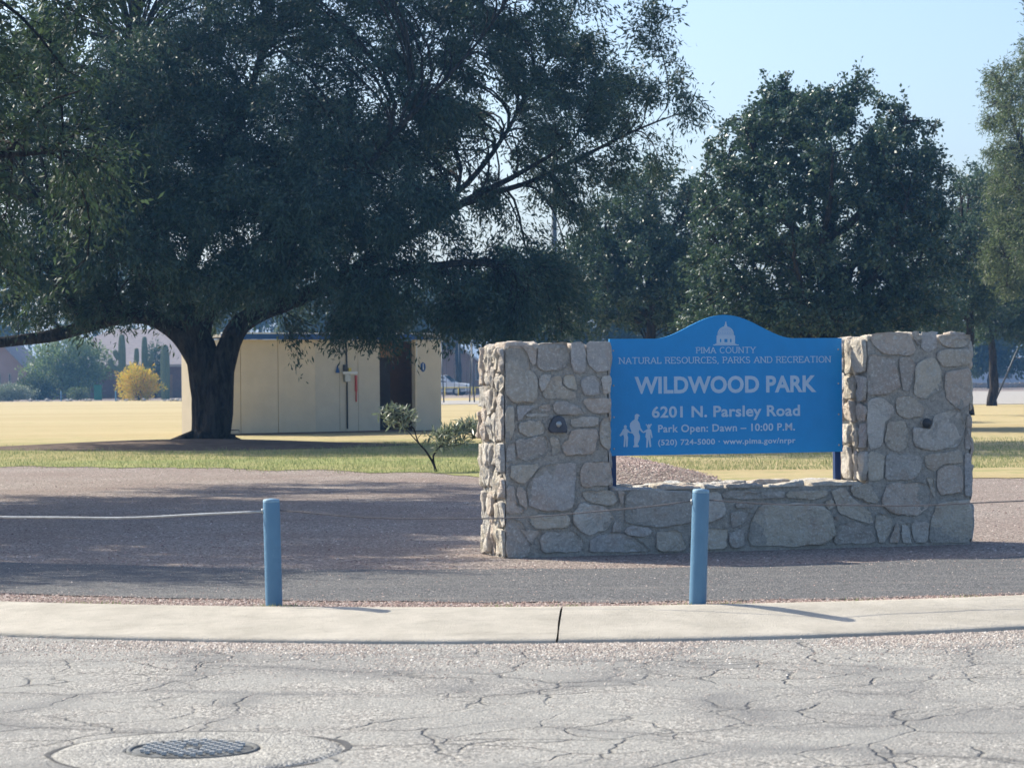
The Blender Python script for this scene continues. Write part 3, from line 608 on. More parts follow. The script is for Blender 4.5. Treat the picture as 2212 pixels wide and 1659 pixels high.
# slab-serif capitals, built from strokes on a 0..1 cap height
def arc(cx, cy, rx, ry, a0, a1, n=14): return [(cx + rx*math.cos(R(a0 + (a1-a0)*k/n)), cy + ry*math.sin(R(a0 + (a1-a0)*k/n))) for k in range(n + 1)]
G = {'I': (.34, [[(.17,0),(.17,1)]], [(.17,0),(.17,1)]), 'P': (.66, [[(.14,0),(.14,1)], [(.14,1),(.4,1)]+arc(.4,.74,.2,.26,90,-90)+[(.14,.48)]], [(.14,0),(.08,1)]),
 'M': (1.0, [[(.14,0),(.14,1),(.5,.2),(.86,1),(.86,0)]], [(.14,0),(.86,0),(.08,1),(.92,1)]), 'A': (.86, [[(.1,0),(.43,1),(.76,0)],[(.22,.32),(.64,.32)]], [(.1,0),(.76,0)]),
 'C': (.84, [arc(.46,.5,.34,.5,50,310,22)], []), 'O': (.92, [arc(.46,.5,.36,.5,0,360,26)], []), 'U': (.86, [[(.14,1),(.14,.36)]+arc(.43,.34,.29,.34,180,360)+[(.72,1)]], [(.14,1),(.72,1)]),
 'N': (.9, [[(.14,0),(.14,1),(.74,0),(.74,1)]], [(.14,0),(.08,1),(.74,1)]), 'T': (.8, [[(.4,0),(.4,1)],[(.06,1),(.74,1)]], [(.4,0)]), 'Y': (.84, [[(.1,1),(.42,.48),(.42,0)],[(.42,.48),(.74,1)]], [(.42,0),(.1,1),(.74,1)]),
 'R': (.78, [[(.14,0),(.14,1)],[(.14,1),(.42,1)]+arc(.42,.75,.2,.25,90,-90)+[(.14,.5)],[(.42,.5),(.68,0)]], [(.14,0),(.7,0),(.08,1)]),
 'L': (.66, [[(.14,1),(.14,0),(.58,0),(.58,.2)]], [(.14,1),(.08,0)]), 'E': (.72, [[(.62,.2),(.62,0),(.14,0),(.14,1),(.6,1),(.6,.82)],[(.14,.5),(.48,.5)]], [(.08,0),(.08,1)]),
 'S': (.7, [arc(.34,.74,.22,.26,30,270,16)+arc(.34,.24,.24,.25,90,-150,16)], []), 'K': (.84, [[(.14,0),(.14,1)],[(.70,1),(.14,.4)],[(.32,.6),(.74,0)]], [(.14,0),(.14,1),(.74,0),(.70,1)]),
 'D': (.86, [[(.14,0),(.14,1),(.4,1)]+arc(.4,.5,.34,.5,90,-90)+[(.14,0)]], [(.08,0),(.08,1)]), ',': (.3, [[(.16,.06),(.1,-.16)]], []), ' ': (.42, [], [])}
def slab(body, x0, x1, yl, yr, cap):
    a, b = pz(x0, yl), pz(x1, yr); ch = pz(x0, yl - cap)[1] - a[1]; w_ = sum(G[c][0] for c in body); kx = (b[0] - a[0]) / w_; zz = (a[1] + b[1]) / 2; mb = MB(); x = 0; st = .058; nlay = 0
    def seg(p, q, t, lay):
        d = Vector((q[0]-p[0], q[1]-p[1]))
        if d.length < 1e-6: return
        d.normalize(); nn = Vector((-d.y, d.x)) * t; e_ = d * t * .6; P_ = [(p[0]-e_.x+nn.x, p[1]-e_.y+nn.y), (p[0]-e_.x-nn.x, p[1]-e_.y-nn.y), (q[0]+e_.x-nn.x, q[1]+e_.y-nn.y), (q[0]+e_.x+nn.x, q[1]+e_.y+nn.y)]
        mb.poly([(a[0] + (x + u_) * kx, -.0012 - lay * .00006, zz + (v_ * .9 + .05) * ch) for u_, v_ in P_])
    for c in body:
        lay = 0
        for ln in G[c][1]:
            for p, q in zip(ln, ln[1:]): seg(p, q, st, lay); lay += 1
        for p in G[c][2]: seg((p[0]-.12, p[1]), (p[0]+.12, p[1]), .042, lay); lay += 1
        x += G[c][0]
    mb.build('lettering', M['letter'], sign, kind='stuff')
slab('PIMA COUNTY', 820, 1330, 394, 388, 53)
slab('NATURAL RESOURCES, PARKS AND RECREATION', 166, 1968, 487, 464, 56)
# domed courthouse emblem
def ZP_(pts): return [pz(*p) for p in pts]
def rect(x0, y0, x1, y1): return ZP_([(x0, y0), (x1, y0), (x1, y1), (x0, y1)])
dome = ZP_([(1073 + 69*math.cos(R(a)), 229 - 66*math.sin(R(a))) for a in range(0, 181, 12)])
em = [dome, rect(1061, 152, 1086, 168), ZP_([(1066,152),(1071,122),(1077,122),(1082,152)]), rect(1004, 231, 1143, 239), rect(996, 240, 1152, 270), rect(996, 298, 1152, 309), rect(984, 310, 1162, 316), rect(968, 317, 1184, 325)]
for a_, b_ in ((996, 1024), (1036, 1062), (1088, 1110), (1122, 1152)): em.append(rect(a_, 270, b_, 298))
flat('dome_emblem', em)['kind'] = 'stuff'
mb = MB()
for r_ in range(4):
    for k in range(9 - r_ // 2):
        cx_ = 1073 + (k - (8 - r_//2)/2) * 14.5 * (1 - r_*.10); cy_ = 222 - r_ * 13
        if ((cx_ - 1073)/64)**2 + ((229 - cy_)/60)**2 < 1: mb.poly([(a_, -.0025, b_) for a_, b_ in ZP_([(cx_-4.5, cy_-1), (cx_, cy_-5), (cx_+4.5, cy_-1), (cx_, cy_+1)])])
mb.build('roof_tiling', M['sign_blue'], sign, kind='stuff')
def disc(cx_, cy_, rx_, ry_): return ZP_([(cx_ + rx_*math.cos(R(a)), cy_ - ry_*math.sin(R(a))) for a in range(0, 360, 30)])
adult = ZP_([(303,914),(318,903),(333,907),(348,921),(334,926),(333,944),(326,955),(345,985),(352,1020),(374,1055),(367,1063),(341,1037),(336,1060),(347,1090),(345,1120),(331,1150),(326,1165),(338,1173),(336,1184),(292,1187),(290,1176),(300,1165),(296,1130),(300,1095),(286,1072),(262,1066),(262,1058),(276,1054),(270,1040),(260,1010),(263,985),(280,965),(302,950)])
kid1 = ZP_([(203,1034),(214,1028),(230,1028),(243,1035),(258,1052),(276,1058),(273,1066),(252,1064),(243,1058),(240,1085),(246,1102),(241,1182),(229,1186),(226,1112),(220,1186),(208,1182),(212,1104),(206,1078),(184,1094),(172,1087),(192,1056)])
kid2 = ZP_([(398,1040),(412,1030),(430,1030),(440,1038),(446,1062),(454,1102),(446,1112),(434,1074),(436,1100),(442,1182),(430,1188),(418,1116),(412,1188),(400,1190),(402,1112),(392,1100),(398,1058),(376,1066),(368,1058),(388,1046)])
flat('adult_figure', [adult])
f1 = flat('child_figure', [kid1]); f2 = flat('child_figure', [kid2])
for f_, p_ in ((f1, disc(222, 1014, 13, 16)), (f2, disc(421, 1010, 16, 19)), (f2, ZP_([(432,992),(444,985),(446,1002),(436,1006)])), (f2, ZP_([(406,996),(398,986),(396,1002),(404,1006)]))):
    h_ = flat('head' if len(p_) > 6 else 'hair_tuft', [p_], -.0022); h_.parent = f_

# ------------------------------------------------------------------ bollards and cable
def bollard(loc, h, label, lean=(0, 0), first=None):
    if first is None:
        b = thing('bollard', label, 'bollard', loc, 0, 'blue steel bollards along the kerb')
        r = .0565; MB().lathe([(r, -.1), (r, .0), (r, .35), (r, .66), (r*.98, .68)], 24).build('pipe', M['bollard'], b)
        MB().lathe([(r*.99, .681), (r*.985, .694), (r*.90, .702), (0, .708)], 24).build('cap', plain('pale_cap', (.22, .36, .46), .6, .3, 0, .2, 30), b)  # cap blue is paler than the pipe
        MB().lathe([(.013, .0), (.016, .004), (.016, .010), (.0085, .012)], 10).build('cable_eye', M['steel'], b)
        e_ = [c for c in b.children if c.name.startswith('cable_eye')][0]; e_.rotation_euler = (0, R(-90), 0); e_.location = (-r + .002, 0, .625)
    else: b = dup(first, loc, None, label)
    b.scale = (1, 1, h / .708); b.rotation_euler = (lean[0], lean[1], 0); return b
bl = gnd(592, 1308); br_ = gnd(1507, 1306); dx = br_.x - bl.x
bol = bollard(bl, .715, 'blue steel bollard left of the stone wall, standing on gravel behind the kerb', (0, R(-1.0)))
bollard(br_, .765, 'blue steel bollard in front of the sign wall, below the board', (0, R(2.2)), bol)
bA = Vector((bl.x - dx, cl(kb, bl.x - dx) + .12, 0)); bB = Vector((br_.x + dx, cl(kb, br_.x + dx) + .12, 0))
bollard(bA, .71, 'blue steel bollard just beyond the left edge, its shadow on the kerb', (0, 0), bol)
bollard(bB, .74, 'blue steel bollard just beyond the right edge of the view', (0, 0), bol)
hang = [(bA, .61), (bl, .632), (br_, .685), (bB, .66)]; hx = {0: -0.009, 1: -.011, 2: .02, 3: 0}
for i in range(3):
    (p, hp), (q, hq) = hang[i], hang[i+1]; pts = []
    a = Vector((p.x + hx[i] + .055, p.y, hp)); b = Vector((q.x + hx[i+1] - .058, q.y, hq)); sag = (.05, .085, .05)[i]
    for k in range(25): t = k / 24; pts.append(a.lerp(b, t) + Vector((0, 0, -4*sag*t*(1-t) + .003*math.sin(t*17+i))))
    c_ = MB().tube(pts, (.0075, .0042, .0042)[i], 6).build('cable', (M['steel'], M['dark_cable'], M['dark_cable'])[i], None, label=('steel cable running from the left frame edge to the left bollard', 'steel cable sagging between the two bollards across the stone wall', 'steel cable running from the right bollard past the right pillar')[i], category='cable', group='cable strung through the bollards')

# ------------------------------------------------------------------ manhole
mc = gnd(417, 1620, RZ); man = thing('manhole', 'round cast iron manhole cover in a concrete collar in the road', 'manhole', (mc.x, mc.y, RZ))
V, Q = [], []; nn_ = 64; rr = [(.292, -.02), (.292, .002), (.31, .007), (.45, .010), (.56, .011), (.615, .006), (.635, -.004), (.64, -.02)]
for r_, z_ in rr:
    for k in range(nn_):
        a = 2*math.pi*k/nn_; w_ = r_ + (.022 * noise.noise(Vector((math.cos(a)*2, math.sin(a)*2, 5))) + .008 * noise.noise(Vector((math.cos(a)*9, math.sin(a)*9, 5))) if r_ > .6 else 0)
        V.append((.03 + w_*math.cos(a) if r_ > .4 else w_*math.cos(a), w_*math.sin(a) - (.05 if r_ > .4 else 0), z_))
for r_ in range(len(rr) - 1):
    for k in range(nn_): Q.append((r_*nn_ + k, (r_+1)*nn_ + k, (r_+1)*nn_ + (k+1) % nn_, r_*nn_ + (k+1) % nn_))
link('collar', npmesh('collar', V, Q, True), mat_speckle('collar_concrete', [(0, (.17, .165, .15)), (.3, (.30, .29, .265)), (.7, (.385, .37, .335)), (1, (.58, .56, .51))], 75, .008, (2.2, .45), (.24, .235, .22)).m, man)
V, Q = [], []
for k in range(96):
    a = 2*math.pi*k/96; j_ = .02*noise.noise(Vector((math.cos(a)*3, math.sin(a)*3, 8))); w_ = .001 + .05*max(0, noise.noise(Vector((math.cos(a)*1.5, math.sin(a)*1.5, 2))) + .35)
    for r_ in (.635 + j_, .635 + j_ + w_): V.append((.03 + r_*math.cos(a), r_*math.sin(a) - .05, .0025))
for k in range(96): j = (k+1) % 96; Q.append((k*2, k*2+1, j*2+1, j*2))
link('crack_ring', npmesh('crack_ring', V, Q), plain('tar', (.10, .10, .10), .9, .1, 0, .3, 20), man)
MB().lathe([(.268, -.01), (.272, .009), (.29, .010), (.291, -.01)], 48).build('frame_ring', M['iron'], man)
cov = MB().lathe([(.266, -.012), (.266, .002), (.255, .004), (0, .004)], 48).build('cover', M['iron'], man)
lug = MB().box(-.012, .012, -.009, .009, 0, .016).build('lug', plain('lit_lug_iron', (.48, .48, .46), .6, .4, .1, .4, 30), cov, .003); lugs = []  # highlight on the lugs put into their pale colour
k = 0
for ix in range(-6, 7):
    for iy in range(-6, 7):
        x_, y_ = ix * .052 + (iy % 2) * .026, iy * .045
        if x_*x_ + y_*y_ < .235**2 and not (abs(x_) < .05 and abs(y_) < .05):
            if k == 0: l_ = lug
            else: l_ = link('lug', lug.data, None, cov)
            l_.location = (x_, y_, .006); k += 1
MB().lathe([(.0, .014), (.03, .013), (.036, .006)], 12).build('centre_boss', M['iron'], cov)

# ------------------------------------------------------------------ trees
def smooth_line(pts, rad, step):
    P = [Vector(p) for p in pts]; n = len(P); out, ro = [], []
    for i in range(n - 1):
        p0, p1, p2, p3 = P[max(i-1, 0)], P[i], P[i+1], P[min(i+2, n-1)]; m = max(2, int((p2 - p1).length / step))
        for k in range(m):
            t = k / m; q = .5 * ((2*p1) + (p2 - p0)*t + (2*p0 - 5*p1 + 4*p2 - p3)*t*t + (3*p1 - p0 - 3*p2 + p3)*t**3)
            out.append(q); ro.append(rad[i] + (rad[i+1] - rad[i]) * t)
    out.append(P[-1]); ro.append(rad[-1]); return out, ro
def tubes_np(curves, radii, ns):
    """curves (B,K,3), radii (B,K) -> vertices, quads of ns-sided tubes"""
    Bn, K, _ = curves.shape; T_ = np.gradient(curves, axis=1); T_ /= np.linalg.norm(T_, axis=2, keepdims=True) + 1e-9
    ref = np.where(np.abs(T_[..., 2:3]) < .9, np.array([0, 0, 1.]), np.array([1., 0, 0])); U = np.cross(T_, ref); U /= np.linalg.norm(U, axis=2, keepdims=True) + 1e-9; W_ = np.cross(T_, U)
    a = np.arange(ns) * 2*np.pi/ns
    V = curves[:, :, None, :] + radii[:, :, None, None] * (U[:, :, None, :] * np.cos(a)[None, None, :, None] + W_[:, :, None, :] * np.sin(a)[None, None, :, None])
    idx = np.arange(Bn*K*ns).reshape(Bn, K, ns); q = np.stack([idx[:, :-1], np.roll(idx[:, :-1], -1, 2), np.roll(idx[:, 1:], -1, 2), idx[:, 1:]], -1)
    return V.reshape(-1, 3), q.reshape(-1, 4)
def sample_env(env, n, hollow=.33, keep=None):
    vol = np.array([e_[3]*e_[4]*e_[5]*(e_[6] if len(e_) > 6 else 1) for e_ in env]); out = np.zeros((0, 3))
    while len(out) < n:
        m = n * 2; ii = rng.choice(len(env), m, p=vol/vol.sum()); E = np.array([e_[:6] for e_ in env])[ii]
        d = rng.normal(size=(m, 3)); d /= np.linalg.norm(d, axis=1, keepdims=True); r_ = rng.random(m) ** hollow
        P = E[:, :3] + d * r_[:, None] * E[:, 3:6]
        if keep is not None: P = P[keep(P)]
        out = np.concatenate([out, P])
    return out[:n]
def nearest(Pt, N, tang=None, bias=0):
    idx = np.zeros(len(Pt), int)
    for a in range(0, len(Pt), 400):
        D_ = Pt[a:a+400, None, :] - N[None]; L_ = np.linalg.norm(D_, axis=2); c_ = L_
        if tang is not None: c_ = L_ * (1 - bias * (D_ * tang[None]).sum(2) / (L_ + 1e-6))
        idx[a:a+400] = c_.argmin(1)
    return idx
def tree(name, label, cat, base, limbs, env, n2, n3, per, leaf, mat, seed=1, l3=(1.2, 2.2), droop=.15, up=.25, clump=.45, bark=None, keep=None, hollow=.33, twig_r=.008, group=None, spread=.16, gap=.0, gapscale=.35, tan=.35):
    """limbs: [(points, radii)] in world space; env: ellipsoids (cx,cy,cz,rx,ry,rz[,weight])"""
    global rng
    rng = np.random.default_rng(seed); base = Vector(base)
    root = thing(name, label, cat, base, 0, group); N1, T1, R1 = [], [], []; mb = MB()
    for pts, rad in limbs:
        p, r_ = smooth_line(pts, rad, .35); seedn = random.uniform(0, 50)
        p = [q + Vector((noise.noise(q*.5 + Vector((seedn, 0, 0))), noise.noise(q*.5 + Vector((0, seedn, 0))), noise.noise(q*.5))) * min(.22, 2*rr_) * (0 if i < 2 else 1) for i, (q, rr_) in enumerate(zip(p, r_))]
        mb.tube([q - base for q in p], r_, 12 if rad[0] > .15 else 7)
        for i in range(1, len(p)):
            if (p[i] - base).length > 1.5 and i > len(p)*.12: N1.append(p[i]); T1.append((p[i] - p[i-1]).normalized()); R1.append(r_[i])
    for v in mb.bm.verts:
        w_ = v.co; v.co = w_ + v.normal * 0 + Vector((noise.noise(w_*2.1), noise.noise(w_*2.1 + Vector((9, 0, 0))), 0)) * .03
    mb.build('trunk', bark or M['bark'], root)
    N1, T1, R1 = np.array(N1), np.array(T1), np.array(R1)
    # secondary branches
    t2 = sample_env(env, n2, hollow, keep); i2 = nearest(t2, N1, T1, .35); S_ = N1[i2]; L_ = np.linalg.norm(t2 - S_, axis=1, keepdims=True)
    c1 = S_ + T1[i2] * L_ * tan + np.array([0, 0, 1]) * L_ * up * .5; c2 = t2 - (t2 - S_) * .25 + np.array([0, 0, 1]) * L_ * up * .4 + rng.normal(0, .12, t2.shape) * L_
    K2 = 7; tt = np.linspace(0, 1, K2)[None, :, None]
    C2 = (1-tt)**3 * S_[:, None] + 3*(1-tt)**2*tt * c1[:, None] + 3*(1-tt)*tt**2 * c2[:, None] + tt**3 * t2[:, None]
    r0 = np.minimum(R1[i2]*.5, .008 + .010 * L_[:, 0]); R2 = r0[:, None] * (1 - .8*tt[..., 0]) + twig_r
    V2, Q2 = tubes_np(C2, R2, 4)
    N2 = C2[:, 2:].reshape(-1, 3); TT = np.gradient(C2, axis=1)[:, 2:].reshape(-1, 3); TT /= np.linalg.norm(TT, axis=1, keepdims=True) + 1e-9
    # tertiary twigs
    def kp(P):
        ok = np.ones(len(P), bool) if keep is None else keep(P)
        if gap:
            nz_ = np.array([noise.noise(Vector(p * gapscale + seed * 3.7)) for p in P]); ok &= nz_ > gap - .5
        return ok
    t3 = sample_env(env, n3, hollow, kp); i3 = nearest(t3, N2, TT, .3); S3_ = N2[i3]; d = t3 - S3_; L3 = np.linalg.norm(d, axis=1, keepdims=True)
    mx_ = rng.uniform(l3[0], l3[1], (n3, 1)); dirn = d / (L3 + 1e-6) * .6 + TT[i3] * clump + rng.normal(0, .22, d.shape) + np.array([0, 0, up*.4]); dirn /= np.linalg.norm(dirn, axis=1, keepdims=True)
    Ln = np.minimum(np.maximum(L3, l3[0]*.5), mx_); e3 = S3_ + dirn * Ln; K3 = 3; tt = np.linspace(0, 1, K3)[None, :, None]
    C3 = S3_[:, None] * (1-tt) + e3[:, None] * tt + np.array([0, 0, -1]) * (tt**2.2) * droop * Ln[:, None] + rng.normal(0, .035, (n3, K3, 3)) * (tt > 0)
    R3 = np.broadcast_to(twig_r * (1.1 - .85*tt[..., 0]), (n3, K3)); V3, Q3 = tubes_np(C3, R3, 3)
    link('branches', npmesh('branches', np.concatenate([V2, V3]) - np.array(base), np.concatenate([Q2, Q3 + len(V2)]), True), bark or M['bark'], root)
    # leaves
    nL = n3 * per; b_ = np.repeat(np.arange(n3), per); t = rng.uniform(.15, 1.06, nL) ** .75; f = np.clip(t, 0, 1) * (K3 - 1); i_ = np.minimum(f.astype(int), K3 - 2); fr = (f - i_)[:, None]
    P = C3[b_, i_] * (1 - fr) + C3[b_, i_ + 1] * fr; ax = C3[b_, i_ + 1] - C3[b_, i_]; ax /= np.linalg.norm(ax, axis=1, keepdims=True) + 1e-9
    P = P + rng.normal(0, spread, (nL, 3)) * (.35 + .65*rng.random((nL, 1))); D_ = ax * .7 + rng.normal(0, .55, (nL, 3)) + np.array([0, 0, -leaf[2]]); D_ /= np.linalg.norm(D_, axis=1, keepdims=True)
    side = np.cross(D_, rng.normal(size=(nL, 3))); side /= np.linalg.norm(side, axis=1, keepdims=True) + 1e-9
    ln_ = leaf[0] * rng.uniform(.6, 1.4, (nL, 1)); wd = leaf[1] * rng.uniform(.6, 1.4, (nL, 1))
    V = np.stack([P, P + D_*ln_*.45 + side*wd*.5, P + D_*ln_, P + D_*ln_*.45 - side*wd*.5], 1).reshape(-1, 3)
    link('crown', npmesh('crown', V - np.array(base), np.arange(4*nL).reshape(-1, 4)), mat, root)
    return root
def E(x, y, Y, rx, ry, rz, wt=1):                        # ellipsoid given in picture units at depth Y, ry in metres
    p = at(x, y, Y); k = Y / F; return (p.x, p.y, p.z, rx*k, ry, rz*k, wt)
def LP(Y, pts):                                          # limb points: (x, y, depth offset)
    return [at(p[0], p[1], Y + (p[2] if len(p) > 2 else 0)) for p in pts]

# -- the big spreading mesquite
YM = gnd(448, 962).y; bM = gnd(448, 962)
limbs = [
 (LP(YM, [(447,968),(449,945),(450,905),(449,860),(440,800),(424,745),(404,700),(392,650),(372,560),(330,430),(300,300),(290,150)]), [.54,.46,.42,.41,.40,.36,.30,.23,.20,.16,.11,.05]),
 (LP(YM, [(458,968,-.1),(459,930,-.15),(463,860,-.15),(470,800,-.1),(493,745,-.1),(520,705),(570,672),(640,645),(720,612),(800,560,-.5),(900,500,-1),(1000,440,-1),(1110,385,-1.5),(1230,310,-2)]), [.42,.36,.33,.30,.26,.24,.22,.20,.17,.14,.12,.09,.06,.03]),
 (LP(YM, [(440,790),(405,735),(370,708),(330,690),(290,684),(240,692),(190,710),(130,727),(60,738),(-20,750),(-120,742),(-250,700)]), [.34,.28,.22,.19,.18,.17,.16,.15,.13,.12,.09,.05]),
 (LP(YM, [(432,740),(455,700,.4),(480,650,1),(520,580,2),(590,490,3),(680,390,3),(790,280,4),(900,160,4)]), [.18,.13,.12,.10,.08,.06,.04,.02]),
 (LP(YM, [(392,650),(340,600,-1),(260,540,-2),(160,480,-3),(40,430,-3),(-100,380,-3)]), [.2,.16,.14,.11,.08,.04]),
 (LP(YM, [(392,640),(430,540,1),(480,420,1),(520,280,2),(560,130,2),(600,-40,2)]), [.2,.17,.14,.11,.08,.04]),
 (LP(YM, [(570,672),(620,590,-1),(690,500,-2),(760,390,-2.5),(860,280,-3),(980,150,-3),(1080,30,-3)]), [.15,.12,.10,.08,.06,.04,.02]),
 (LP(YM, [(720,612),(800,602,-1),(900,580,-2),(1010,570,-2),(1120,590,-2)]), [.16,.13,.10,.07,.03]),
 (LP(YM, [(900,500,-1),(1010,400,0),(1100,280,1),(1180,140,1),(1240,20,1)]), [.09,.07,.05,.03,.012]),
 (LP(YM, [(1000,440,-1),(1130,400,0),(1260,340,0),(1380,280,0),(1480,240,0)]), [.09,.06,.045,.028,.01]),
 (LP(YM, [(200,708),(160,660,-.5),(120,600,-1),(60,560,-1)]), [.10,.08,.06,.03])]
envM = [E(640,230,YM+.5,420,5,330), E(1120,230,YM,300,4.2,210,1.15), E(650,-170,YM,700,5.5,260,.6), E(150,300,YM,430,5.5,300), E(1330,250,YM,210,3,150,1.2),
        E(450,640,YM+1,420,3.8,85,.9), E(880,640,YM-1,260,3,90,1.1), E(1080,610,YM-1,150,2.6,90,1.0), E(80,620,YM,300,3.5,100), E(820,400,YM-1,300,4,200), E(1180,60,YM,260,3.6,150), E(1420,120,YM,90,2,110,1.3), E(1000,690,YM-1,150,2,45,1.2),E(720,692,YM-1,160,2,46,1.3),E(170,665,YM+1,150,2,36,1.0), E(640,440,YM-3.6,330,1.6,150,1.6), E(330,540,YM-3.2,300,1.6,120,1.5), E(950,500,YM-3,170,1.5,110,1.5), E(620,600,YM-3,240,1.3,60,1.6), E(1180,580,YM-1,160,2.4,120,1.4), E(1240,400,YM,130,2.2,100,.9), E(1120,690,YM-1,120,2,45,1.4)]
holesM = [(300,725,95,26),(120,745,120,14),(615,668,80,26),(545,705,60,24),(496,700,22,34),(1150,450,40,32),(525,490,16,24),(800,215,30,36),(935,190,22,30),(700,345,14,26),(1040,300,32,22)]
def keepM(P):
    ok = np.ones(len(P), bool); k = F / P[:, 1]; x = CX + P[:, 0]*k; y = 817 - (P[:, 2] - 1.5)*k + (x - CX) * -.0087
    for hx_, hy_, a, b in holesM: ok &= ((x-hx_)/a)**2 + ((y-hy_)/b)**2 > 1
    ok &= ~((y > 742 + 16*np.sin(x*.035) + 9*np.sin(x*.11)) & (rng.random(len(P)) < .85)); m_ = np.where(ok & (x > 780) & (y < 560))[0]
    for i in m_:
        if noise.noise(Vector(P[i]) * .8 + Vector((4, 9, 2))) > .16 - .00045 * max(0, x[i] - 900): ok[i] = False
    return ok
tree('mesquite_tree', 'big dark spreading mesquite with a forked trunk in front of the tan restroom building', 'tree', bM, limbs, envM, 760, 11500, 40, (.14, .038, .4), M['leaf_mesq'], 11, (1.0, 2.1), .22, .22, .5, keep=keepM, gap=.30, spread=.17, twig_r=.007)
# roots and bare mound
mb = MB()
for a, L_, r_ in ((205, 1.5, .17), (335, 1.5, .16), (265, .9, .2), (165, 1.2, .15), (15, 1.1, .15)):
    d = Vector((math.cos(R(a)), math.sin(R(a)), 0)); mb.tube([d*.2 + Vector((0,0,.20)), d*.6 + Vector((0,0,.09)), d*L_*.62 + Vector((0,0,.04)), d*L_ + Vector((0,0,-.08))], [r_*1.2, r_, r_*.6, r_*.2], 8)
root_t = [o for o in bpy.data.objects if o.name == 'mesquite_tree'][0]; mb.build('roots', M['bark'], root_t)
V, Q = [], []
for r_ in range(8):
    for k in range(40):
        a = 2*math.pi*k/40; q = (r_/7); rad = 1 + .3*noise.noise(Vector((math.cos(a), math.sin(a), 3)))
        V.append((bM.x - .4 + 5.2*q*rad*math.cos(a), bM.y - 1.2 + 3.6*q*rad*math.sin(a), .012 + .16*math.cos(q*math.pi/2)**1.3))
for r_ in range(7):
    for k in range(40): Q.append((r_*40 + k, (r_+1)*40 + k, (r_+1)*40 + (k+1) % 40, r_*40 + (k+1) % 40))
link('bare_soil', npmesh('bare_soil', V, Q, True), plain('bare_soil', (.15, .11, .085), .95, .1, 0, .3, 3, .02), kind='structure')

# -- nearer tree whose crown comes in from the left and shades the gravel
bL = Vector((-13.2, 33, 0))
limbs = [([bL, (-13.1, 33, 1), (-12.8, 33.2, 2.2), (-12, 34, 3.6), (-10.5, 35.5, 5.2), (-8.5, 37, 6.6), (-6.8, 38, 7.6)], [.42, .34, .30, .24, .17, .1, .04]),
 ([(-12.8, 33.2, 2.2), (-13, 31.5, 3.6), (-12.2, 29.5, 5), (-10.8, 28, 6), (-9.2, 27, 6.4)], [.26, .2, .15, .09, .03]),
 ([(-12.8, 33.2, 2.2), (-11.8, 31.8, 3.6), (-10, 31, 5), (-8.2, 31, 6), (-7, 31, 6.4)], [.22, .16, .12, .07, .03]),
 ([(-12, 34, 3.6), (-12.8, 36, 5.2), (-13, 38, 7)], [.2, .13, .05]), ([(-12.4, 33.6, 2.8), (-10.5, 35.8, 3.9), (-8.6, 38, 4.6), (-7, 40, 5)], [.18, .13, .09, .03])]
envL = [(-9.5, 37.5, 6.9, 4.2, 4, 2.6, .9), (-10.5, 28.6, 5.6, 3.6, 4.4, 1.9, 1.0), (-10.4, 33, 6.2, 3.6, 4.4, 2.4, 1), (-7.6, 40, 5.0, 2.1, 2.4, 2.0, .9), (-12.5, 35, 8, 4, 5, 2, .8), (-10.4, 33.5, 8.2, 3.2, 5.0, 1.6, 1.1), (-10.0, 27.0, 6.6, 2.6, 3.0, 1.3, 1.2), (-11.5, 30.5, 7.2, 3.2, 5.2, 1.6, 1.0)]
tree('acacia_tree', 'yellow-green feathery tree reaching in at the upper left corner, nearer than the big mesquite', 'tree', bL, limbs, envL, 320, 6400, 29, (.135, .044, .4), M['leaf_left'], 5, (.9, 1.7), .2, .15, .4, gap=.12, gapscale=.5, spread=.15)

# -- dense round glossy trees
def upright(P): return P
YB = 74; gB = at(1775, 800, YB); gB.z = 0
lb = [([gB, gB + Vector((0, 0, 1.2)), gB + Vector((.1, 0, 2.6)), gB + Vector((.2, 0, 5)), gB + Vector((.1, .2, 8))], [.34, .27, .24, .15, .04])]
for a, z_, L_ in ((0, 2.2, 3.2), (60, 2.6, 3), (130, 2.3, 3.3), (190, 2.6, 3.4), (250, 2.2, 3.2), (310, 2.8, 3.2), (30, 4, 3), (150, 4.2, 3), (270, 4, 3), (90, 5, 2.6), (210, 5, 2.6), (330, 5.2, 2.6)):
    d = Vector((math.cos(R(a)), math.sin(R(a)), 0)); lb.append(([gB + Vector((0, 0, z_)), gB + d*L_*.4 + Vector((0, 0, z_ + .8)), gB + d*L_*.8 + Vector((0, 0, z_ + 2.2)), gB + d*L_ + Vector((0, 0, z_ + 3.4))], [.15, .11, .07, .02]))
envB = [E(1790,350,YB,215,3.2,150), E(1775,520,YB,295,3.8,190), E(1610,600,YB,150,2.6,125), E(1950,590,YB,150,2.8,130), E(1940,370,YB,100,2.2,110,1.2), E(1655,310,YB,80,2,105,1.2), E(1655,205,YB,20,.4,46,5), E(1693,192,YB,9,.3,44,16),
        E(1830,215,YB,45,.9,42,2), E(1888,185,YB,11,.3,40,8), E(1940,215,YB,18,.4,44,5), E(1832,195,YB,16,.3,36,5), E(1770,235,YB,60,.9,45,2), E(1740,690,YB,290,3,55,1.9), E(1985,290,YB,40,1,50,1.5), E(1590,430,YB,100,2.2,90,1.3), E(1600,330,YB,75,2,80,1.4), E(1975,430,YB,85,2.2,110,1.2), E(1740,250,YB,130,2,60,1.3)]
tree('broadleaf_tree', 'tall round dark green broadleaf tree rising behind the blue sign', 'tree', gB, lb, envB, 420, 5200, 25, (.115, .07, .1), M['leaf_broad'], 3, (.5, 1.0), .05, .3, .35, hollow=.3, spread=.10, gap=.14, gapscale=.9, tan=.12)
